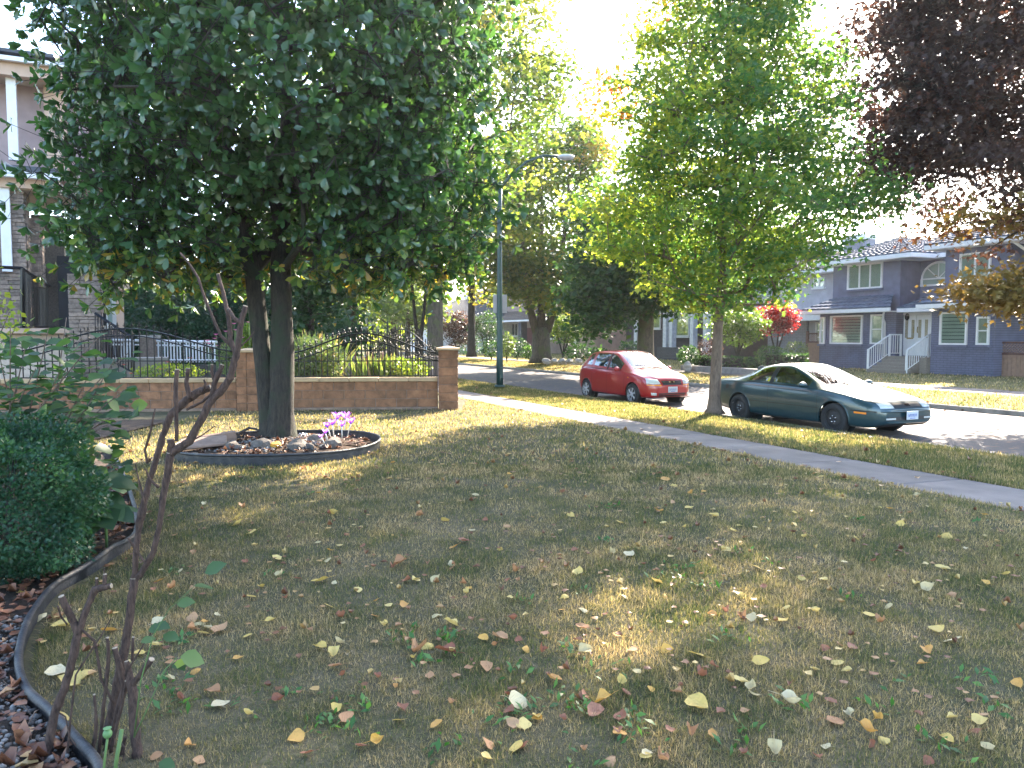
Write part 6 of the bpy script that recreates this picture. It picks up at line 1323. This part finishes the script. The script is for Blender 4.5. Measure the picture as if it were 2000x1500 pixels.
for _ in range(900):
    v = random.uniform(0, 45); u = random.choice([random.gauss(8.72, .10), random.gauss(7.30, .08), random.uniform(8.7, 11.4), random.gauss(18.1, .18), random.gauss(11.8, .12), random.uniform(7.4, 11.8), random.uniform(18.5, 28)]); q = S(u, v); pts.append((q.x, q.y, gz(q.x, q.y)+.03)); sz.append(random.uniform(.04, .10))
scatter_stuff('fallen_leaves', 'small dry fallen leaves strewn over the lawn, verge and gutter', 'leaves', pts, sz, smt, FLS)
pts = []; sz = []
for _ in range(1500):
    y = random.uniform(1.8, 9); x = float(edge_x(y))-abs(random.gauss(0, .55))-.03; pts.append((x, y, .05+random.uniform(0, .02))); sz.append(random.uniform(.03, .09))
DLS = leafmat('bed dead leaves', [(0, (.07, .03, .02)), (.5, (.18, .075, .04)), (.85, (.30, .15, .09)), (1, (.42, .28, .12))], .15, tcol=(1, 1, .9))
scatter_stuff('leaf_litter', 'brown dead leaf litter on the soil of the planting bed', 'leaf litter', pts, sz, smt, DLS)
pts = []; sz = []
for _ in range(420):
    a = random.uniform(0, 6.28); r_ = 1.28*math.sqrt(random.random()); x, y = RING_C.x+r_*math.cos(a), RING_C.y+r_*math.sin(a); pts.append((x, y, ring_z(x, y)+.02)); sz.append(random.uniform(.04, .09))
scatter_stuff('leaf_litter', 'brown leaf litter and bark scraps inside the tree ring', 'leaf litter', pts, sz, smt, DLS)
pts = []; sz = []
for _ in range(900): q = P(random.gauss(60, 60), random.gauss(1400, 60)); 
for _ in range(1100):
    y = random.uniform(2.4, 4.2); x = float(edge_x(y))-abs(random.gauss(0, .35))-.03; pts.append((x, y, .045)); sz.append(random.uniform(.006, .018))
scatter_stuff('gravel', 'pale pebbles beside the black edging at the lower left corner', 'gravel', pts, sz, GM, GRAVS)
TWG = bark('twig', (.10, .065, .05), (.22, .16, .12), 20)
mb = MB()
for _ in range(150):
    y = random.uniform(2.5, 8); x = float(edge_x(y))-abs(random.gauss(0, .5))-.05; a = random.uniform(0, 6.28); L = random.uniform(.08, .35); mb.tube([(x, y, .04), (x+L*math.cos(a)*.5, y+L*math.sin(a)*.5, .06+random.uniform(0, .03)), (x+L*math.cos(a), y+L*math.sin(a), .045)], [.004, .003, .002], 4)
tag(mb.build('twigs', TWG), 'thin dry twigs lying on the bed soil', 'twigs', kind='stuff')
# weeds in the lawn
WEED = leafmat('lawn weed leaf', [(0, (.03, .09, .02)), (.6, (.06, .15, .035)), (1, (.12, .22, .06))], .35)
cs = [(1010, 1400), (1250, 1440), (660, 1365), (640, 1415), (960, 1415), (800, 1240), (660, 1430), (1030, 1385), (1240, 1425), (1410, 1245), (1660, 1170), (1700, 1380), (1840, 1460), (1960, 1390), (1240, 1395), (1560, 1380), (560, 1360), (1420, 1480), (870, 1250), (700, 1385), (1120, 1400), (1320, 1110), (1510, 1100), (1180, 1310), (330, 1390), (320, 1340), (1900, 1330), (1880, 1480), (1760, 1340)]
cs += [(random.uniform(300, 1950), random.uniform(950, 1500)) for _ in range(26)]
pos = []; sc_ = []
for x, y in cs:
    q = P(x, y); k = random.randint(8, 18); s = random.uniform(.03, .07)
    for _ in range(k): pos.append((q.x+random.gauss(0, s), q.y+random.gauss(0, s), gz(q.x, q.y)+.01)); sc_.append(random.uniform(.03, .065))
pos = np.array(pos); ld = RNG.normal(size=pos.shape)*np.array([1, 1, .3])+np.array([0, 0, .55]); o = leaf_obj('weeds', (T_SIM[0]*np.array([.55, 1, 1]), T_SIM[1]), pos, ld, RNG.normal(size=pos.shape)*.4+np.array([0, 0, 1.]), np.array(sc_), RNG.uniform(0, 1, len(pos)), WEED); tag(o, 'small broad leaved green weeds dotted through the lawn', 'weeds', kind='stuff')
# ================= PRUNED BARE SHRUB =================
BK_SH = bark('peeling brown shrub bark', (.026, .013, .010), (.115, .068, .050), 30)
CUT = mat('cut wood', (.30, .23, .16), .8, .3, 60)
SH = thing('pruned_shrub', 'bare pruned shrub with thick cut brown stems in the left foreground', 'shrub', (-1.55, 2.95, 0))
STEMS = [
 [(200, 1515, 2.9, 15), (217, 1407, 2.95, 13), (229, 1348, 2.96, 12), (240, 1290, 2.97, 10.5), (247, 1243, 2.98, 9.5), (254, 1197, 2.98, 8.5), (262, 1130, 3.0, 9)],
 [(262, 1134, 3.0, 8), (277, 1118, 3.0, 7), (299, 1078, 3.0, 6.5), (310, 1032, 3.0, 6.5), (321, 958, 3.0, 7), (333, 885, 3.0, 9)],
 [(262, 1130, 3.0, 7.5), (264, 1093, 3.0, 6.5), (269, 1040, 3.02, 6.5), (277, 1000, 3.02, 9), (281, 985, 3.02, 8), (290, 945, 3.03, 6), (303, 902, 3.04, 7), (318, 852, 3.05, 7), (333, 812, 3.05, 8), (357, 788, 3.06, 9), (387, 766, 3.07, 8.5), (411, 757, 3.08, 7)],
 [(331, 892, 3.0, 8), (334, 868, 3.0, 8), (333, 858, 3.0, 7)], [(333, 885, 3.0, 9), (350, 876, 3.0, 9), (369, 862, 3.0, 9), (390, 825, 3.0, 8), (411, 783, 3.0, 8.5), (432, 762, 3.0, 8), (450, 738, 3.0, 8), (458, 705, 3.0, 7.5), (465, 678, 3.0, 7), (470, 632, 3.0, 6), (479, 598, 3.0, 5.5)],
 [(345, 862, 2.97, 4), (344, 800, 2.97, 4.5), (343, 765, 2.97, 5), (346, 722, 2.97, 4.5)], [(372, 779, 3.05, 5), (364, 752, 3.05, 5), (367, 720, 3.05, 4.5)],
 [(414, 775, 3.0, 6), (420, 745, 3.0, 6), (434, 713, 3.0, 5)], [(420, 745, 3.0, 4), (413, 728, 3.0, 3.5), (414, 712, 3.0, 3)],
 [(460, 692, 3.02, 6), (450, 662, 3.03, 5.5), (447, 620, 3.04, 5), (438, 582, 3.05, 4.5), (426, 536, 3.06, 4)], [(470, 630, 3.0, 5), (458, 622, 3.0, 4.5), (447, 605, 3.03, 4.5)],
 [(452, 676, 3.03, 4), (432, 657, 3.04, 3.5), (417, 624, 3.05, 3.2), (402, 588, 3.06, 3), (387, 543, 3.07, 2.8), (370, 515, 3.08, 2.5), (352, 494, 3.1, 2)],
 [(468, 678, 3.0, 2.2), (485, 663, 3.0, 2), (496, 648, 3.0, 1.2)], [(395, 765, 3.05, 3), (402, 750, 3.05, 3), (398, 742, 3.05, 2)], [(402, 760, 3.05, 2), (399, 741, 3.05, 1.5)],
 [(365, 800, 3.04, 3), (395, 785, 3.03, 3), (412, 770, 3.0, 3)], [(288, 905, 3.0, 3), (283, 880, 2.99, 2.8), (292, 850, 2.98, 2.5), (303, 798, 2.98, 1.6)], [(283, 985, 3.0, 2), (272, 942, 3.0, 1.8), (264, 905, 3.0, 1.2)], [(310, 953, 3.0, 3), (292, 935, 3.0, 2.5), (283, 915, 3.0, 2)],
 [(283, 1098, 2.98, 3), (268, 1078, 2.97, 2.8), (250, 1050, 2.96, 2.5)], [(372, 862, 3.0, 2), (395, 850, 3.0, 1.6), (420, 832, 3.0, 1)],
 [(82, 1515, 2.75, 10), (108, 1392, 2.8, 9.5), (130, 1330, 2.82, 9), (143, 1280, 2.83, 9.5), (152, 1234, 2.85, 9), (173, 1179, 2.87, 6.5), (186, 1150, 2.88, 8), (200, 1148, 2.88, 8), (217, 1144, 2.88, 6)],
 [(153, 1238, 2.85, 9), (143, 1215, 2.85, 8), (134, 1196, 2.84, 8), (120, 1165, 2.83, 6.5)], [(189, 1150, 2.88, 3.5), (189, 1130, 2.88, 3)], [(203, 1149, 2.88, 4.5), (205, 1122, 2.88, 4)], [(203, 1125, 2.88, 1.5), (204, 1108, 2.88, 1)],
 [(272, 1500, 2.82, 13), (268, 1465, 2.83, 11), (261, 1400, 2.85, 10), (257, 1345, 2.86, 10.5), (250, 1310, 2.87, 7), (247, 1292, 2.87, 5)], [(258, 1338, 2.86, 7), (275, 1316, 2.85, 7), (296, 1288, 2.84, 6.5)],
 [(205, 1470, 2.88, 6), (228, 1400, 2.88, 6), (243, 1345, 2.88, 7), (236, 1309, 2.88, 6.5), (224, 1266, 2.88, 6)], [(190, 1500, 2.84, 4), (200, 1405, 2.85, 4), (212, 1290, 2.86, 4), (210, 1246, 2.86, 3.8)],
 [(170, 1510, 2.8, 4), (186, 1440, 2.8, 4), (188, 1405, 2.8, 3.5), (184, 1357, 2.8, 3)], [(222, 1375, 2.86, 3.2), (197, 1325, 2.85, 3), (191, 1285, 2.85, 2.8), (184, 1252, 2.85, 3), (152, 1222, 2.85, 2.2)], [(215, 1480, 2.86, 5), (222, 1440, 2.86, 4), (240, 1370, 2.86, 3.5), (246, 1330, 2.86, 3)],
 [(113, 1184, 2.8, 2), (119, 1204, 2.82, 2), (131, 1220, 2.84, 2)], [(128, 1510, 2.76, 2.5), (138, 1400, 2.78, 2.3), (148, 1318, 2.8, 2), (172, 1280, 2.82, 2), (197, 1242, 2.84, 1.6), (217, 1208, 2.86, 1.2)], [(243, 1320, 2.86, 2.2), (275, 1268, 2.86, 2), (301, 1226, 2.86, 1.4)],
 [(105, 1385, 2.8, 1.8), (128, 1400, 2.78, 1.6), (136, 1440, 2.76, 1.5), (160, 1470, 2.76, 1.5), (178, 1510, 2.76, 1.5)], [(245, 1440, 2.84, 4), (238, 1470, 2.84, 4), (232, 1510, 2.84, 4)], [(258, 1290, 2.87, 3), (260, 1245, 2.87, 3)], [(240, 1500, 2.8, 2), (243, 1460, 2.8, 2), (238, 1452, 2.8, 2)]]
for st in STEMS:
    p3 = [Q(x, y, D)-Vector((-1.55, 2.95, 0)) for x, y, D, r in st]; rr3 = [r*.88/1500*D for x, y, D, r in st]
    # smooth & gnarly
    P4 = []; R4 = []
    for i in range(len(p3)-1):
        for k in range(4):
            t_ = k/4; P4.append(p3[i].lerp(p3[i+1], t_)+Vector((random.uniform(-1, 1), random.uniform(-1, 1), random.uniform(-1, 1)))*rr3[i]*.13); R4.append((rr3[i]*(1-t_)+rr3[i+1]*t_)*random.uniform(.92, 1.1))
    P4.append(p3[-1]); R4.append(rr3[-1]); so = MB().tube(P4, R4, 9 if st[0][3] > 4 else 6, rough=.10).build('stem', BK_SH, SH)
    if st[-1][3] >= 3:
        d = (P4[-1]-P4[-2]).normalized(); MB().tube([P4[-1]-d*.001, P4[-1]+d*.0025], [R4[-1]*.97]*2, 9).build('cut_end', CUT, so)
# a few leaves on thin shoots
T_BR = (np.array([[0, 0, 0], [-.30, .22, .05], [0, .25, -.01], [.30, .22, .05], [-.42, .5, .05], [0, .55, -.02], [.42, .5, .05], [-.24, .8, .0], [0, .82, -.04], [.24, .8, .0], [0, 1.04, -.12]]),
        np.array([[0, 2, 1], [0, 3, 2], [1, 2, 5], [1, 5, 4], [2, 3, 6], [2, 6, 5], [4, 5, 8], [4, 8, 7], [5, 6, 9], [5, 9, 8], [7, 8, 10], [8, 9, 10]]))
HYD = leafmat('broad shrub leaf', [(0, (.035, .075, .035)), (.5, (.07, .13, .05)), (.85, (.13, .19, .06)), (1, (.24, .30, .05))], .45, rough=.5, tboost=1.4)
BRM = []
for q in range(6):
    me = mesh_np('leaf', T_BR[0], T_BR[1], {'rnd': np.full(11, q/5)}, True); me.materials.append(HYD); BRM.append(me)
def put_leaf(parent, pos, ld, ln, s, q, base=Vector((0, 0, 0))):
    a = Vector(ld).normalized(); sd_ = a.cross(Vector(ln)).normalized(); n_ = sd_.cross(a); o = bpy.data.objects.new('leaf', BRM[q]); link(o, parent)
    Mx = Matrix(((sd_.x, a.x, n_.x, 0), (sd_.y, a.y, n_.y, 0), (sd_.z, a.z, n_.z, 0), (0, 0, 0, 1))); o.matrix_local = Matrix.Translation(Vector(pos)-base) @ Mx @ Matrix.Scale(s, 4)
YS = thing('leafy_shoot', 'thin shoot with a few green leaves leaning over the lawn by the bare shrub', 'plant', (-1.5, 2.75, 0)); bs = Vector((-1.5, 2.75, 0))
MB().tube([Q(262, 1440, 2.78)-bs, Q(290, 1380, 2.7)-bs, Q(320, 1310, 2.65)-bs, Q(345, 1285, 2.62)-bs], [.003, .0025, .002, .0015], 5).build('stem', STEMG, YS); MB().tube([Q(262, 1440, 2.78)-bs, Q(275, 1330, 2.7)-bs, Q(300, 1240, 2.65)-bs, Q(330, 1190, 2.6)-bs, Q(385, 1140, 2.5)-bs], [.003, .0025, .002, .0015, .001], 5).build('stem', STEMG, YS)
for x, y, D, s, q in [(342, 1293, 2.64, .065, 1), (352, 1282, 2.6, .085, 4), (338, 1300, 2.62, .05, 5), (300, 1222, 2.66, .06, 1), (318, 1240, 2.66, .06, 2), (290, 1232, 2.66, .05, 1), (345, 1180, 2.6, .06, 3), (380, 1145, 2.5, .075, 2), (400, 1120, 2.45, .07, 2), (310, 1490, 2.6, .06, 2), (275, 1255, 2.68, .05, 3)]:
    p = Q(x, y, D); put_leaf(YS, p, (random.uniform(.2, 1), random.uniform(-.3, .3), random.uniform(-.2, .3)), (random.uniform(-.4, .4), random.uniform(-.7, -.2), .8), s, q, bs)
PP = thing('seed_pod', 'single round green poppy seed pod on a stalk at the foot of the bare shrub', 'plant', tuple(Q(200, 1530, 2.55))); bs = Vector(PP.location)
MB().tube([Vector((0, 0, 0)), Q(205, 1480, 2.55)-bs, Q(210, 1440, 2.55)-bs], .004, 6).build('stem', STEMG, PP); mb = MB(); pc = Q(210, 1433, 2.55)-bs; mb.ball(tuple(pc), (.0155, .0155, .0165), 12, 8); mb.tube([pc+Vector((0, 0, .014)), pc+Vector((0, 0, .02))], [.006, .014], 10); mb.build('pod', mat('green pod', (.10, .20, .07), .6, .1), PP)
GSt = thing('green_stem', 'thick cut green stem standing right of the seed pod', 'plant', tuple(Q(222, 1530, 2.6))); bs = Vector(GSt.location); MB().tube([Vector((0, 0, 0)), Q(228, 1480, 2.6)-bs, Q(238, 1425, 2.62)-bs], .007, 7).build('stem', STEMG, GSt)
# ================= LEAFY SHRUB & CEDAR SHRUB =================
bush('cedar_shrub', 'dense dark green dwarf cedar shrub at the left edge of the planting bed', (-3.32, 4.95, .52), (.56, .5, .53), 30000, leafmat('dwarf cedar foliage', [(0, (.012, .045, .024)), (.6, (.030, .088, .042)), (1, (.07, .15, .05))], .3), size=.036, T=T_FAN, e=7, cat='shrub', h0=0.0)
LS = thing('leafy_shrub', 'tall loose shrub with broad green leaves at the left, before the garden wall', 'shrub', (-4.1, 6.1, 0)); bs = Vector((-4.1, 6.1, 0)); nleaf = 0
tips = [(20, 640), (55, 655), (95, 640), (130, 620), (160, 655), (200, 650), (225, 700), (250, 690), (245, 760), (262, 790), (180, 720), (120, 720), (70, 720), (30, 760), (210, 830), (255, 860), (150, 800), (90, 830), (230, 905), (-40, 650), (-60, 720), (-90, 640), (150, 900), (190, 930), (0, 700), (40, 830), (180, 780)]
for k, (x, y) in enumerate(tips):
    D = random.uniform(5.2, 6.5); tip = Q(x, y, D); b0 = Vector((-4.2+random.uniform(-.35, .45), 6.0+random.uniform(-.3, .3), 0)); midp = b0.lerp(tip, .5)+Vector((random.uniform(-.08, .08), random.uniform(-.08, .08), .14)); pts = [b0.lerp(midp, t) .lerp(midp.lerp(tip, t), t) for t in np.linspace(0, 1, 9)]
    MB().tube([p-bs for p in pts], list(np.linspace(.011, .003, 9)), 5).build('stem', TWG, LS)
    L = (tip-b0).length; m_ = int(9*max(1, L/1.3))
    for j in range(m_):
        if nleaf >= 285: break
        t = 1-(j/m_)*.62; q = t*8; i0 = min(int(q), 7); p = pts[i0].lerp(pts[i0+1], q-i0); a = j*2.4+k; d = Vector((math.cos(a), math.sin(a), random.uniform(-.25, .35)))
        s = random.uniform(.09, .165); put_leaf(LS, p+d*.03, d, Vector((random.uniform(-.3, .3), random.uniform(-.5, .1), 1)), s, min(5, int(abs(random.gauss(1.6, 1.2)))), bs); nleaf += 1
c = []
for k in range(620):
    x, y = random.uniform(-120, 262), random.uniform(665, 960)
    if y < 660+max(0, x-150)*.9: continue
    c.append(tuple(Q(x, y, random.uniform(5.3, 6.9))-bs))
c = np.array(c); leaf_obj('foliage', T_BR, c, RNG.normal(size=c.shape)*np.array([1, 1, .35]), RNG.normal(size=c.shape)*.4+np.array([0, -.3, 1.]), RNG.uniform(.075, .155, len(c)), RNG.uniform(0, .8, len(c))**1.4, HYD, LS)['kind'] = 'stuff'
BLf = thing('broad_leaf_plant', 'low plant with large dark drooping leaves beside the cedar shrub', 'plant', (-3.0, 5.6, 0)); bs = Vector((-3.0, 5.6, 0)); MB().tube([(0, 0, 0), (0, 0, .25), (.02, 0, .5)], [.012, .01, .006], 5).build('stem', STEMG, BLf)
for k in range(22):
    a = k*2.4; r_ = random.uniform(.02, .22); put_leaf(BLf, Vector((-3.05+r_*math.cos(a), 5.5+r_*math.sin(a), .30+random.uniform(0, .28))), (math.cos(a), math.sin(a), -.25), (random.uniform(-.2, .2), -.3, 1), random.uniform(.20, .30), random.choice([0, 0, 1, 1, 2]), bs)
LIME = thing('lime_shrub', 'bright lime green leaves of a shrub at the far left edge above the leafy shrub', 'shrub', (-6.7, 9.5, 0)); bs = Vector((-6.7, 9.5, 0))
cpos = []; 
for x, y in [(5, 590), (18, 610), (30, 640), (-20, 620), (-40, 660), (10, 655), (-60, 600), (-10, 560)]:
    p = Q(x, y, 9.5); MB().tube([(0, 0, 0), (p-bs)*.6+Vector((-.1, 0, .1)), p-bs], [.02, .012, .005], 5).build('stem', TWG, LIME); cpos += [np.array(p-bs)]*16
cpos = np.array(cpos)+RNG.normal(size=(len(cpos), 3))*.10; leaf_obj('foliage', T_SIM, cpos, RNG.normal(size=cpos.shape), RNG.normal(size=cpos.shape)+np.array([0, 0, 1.]), .09*RNG.uniform(.6, 1.2, len(cpos)), RNG.uniform(.5, 1, len(cpos)), YGRL, LIME)['kind'] = 'stuff'
# ================= GLARE VEIL =================
m = bpy.data.materials.new('haze air'); m.use_nodes = True; nt = m.node_tree; nt.nodes.clear(); o_ = nt.nodes.new('ShaderNodeOutputMaterial'); v_ = nt.nodes.new('ShaderNodeVolumePrincipled')
v_.inputs['Density'].default_value = .0003; v_.inputs['Color'].default_value = (.93, .96, 1, 1); v_.inputs['Anisotropy'].default_value = .6; nt.links.new(v_.outputs[0], o_.inputs['Volume'])
tag(MB().box((0, 60, 8), (130, 140, 10.5)).build('glare_veil', m), kind='stuff')  # air volume added to stand in for glare veiling the lens
bpy.context.view_layer.update()
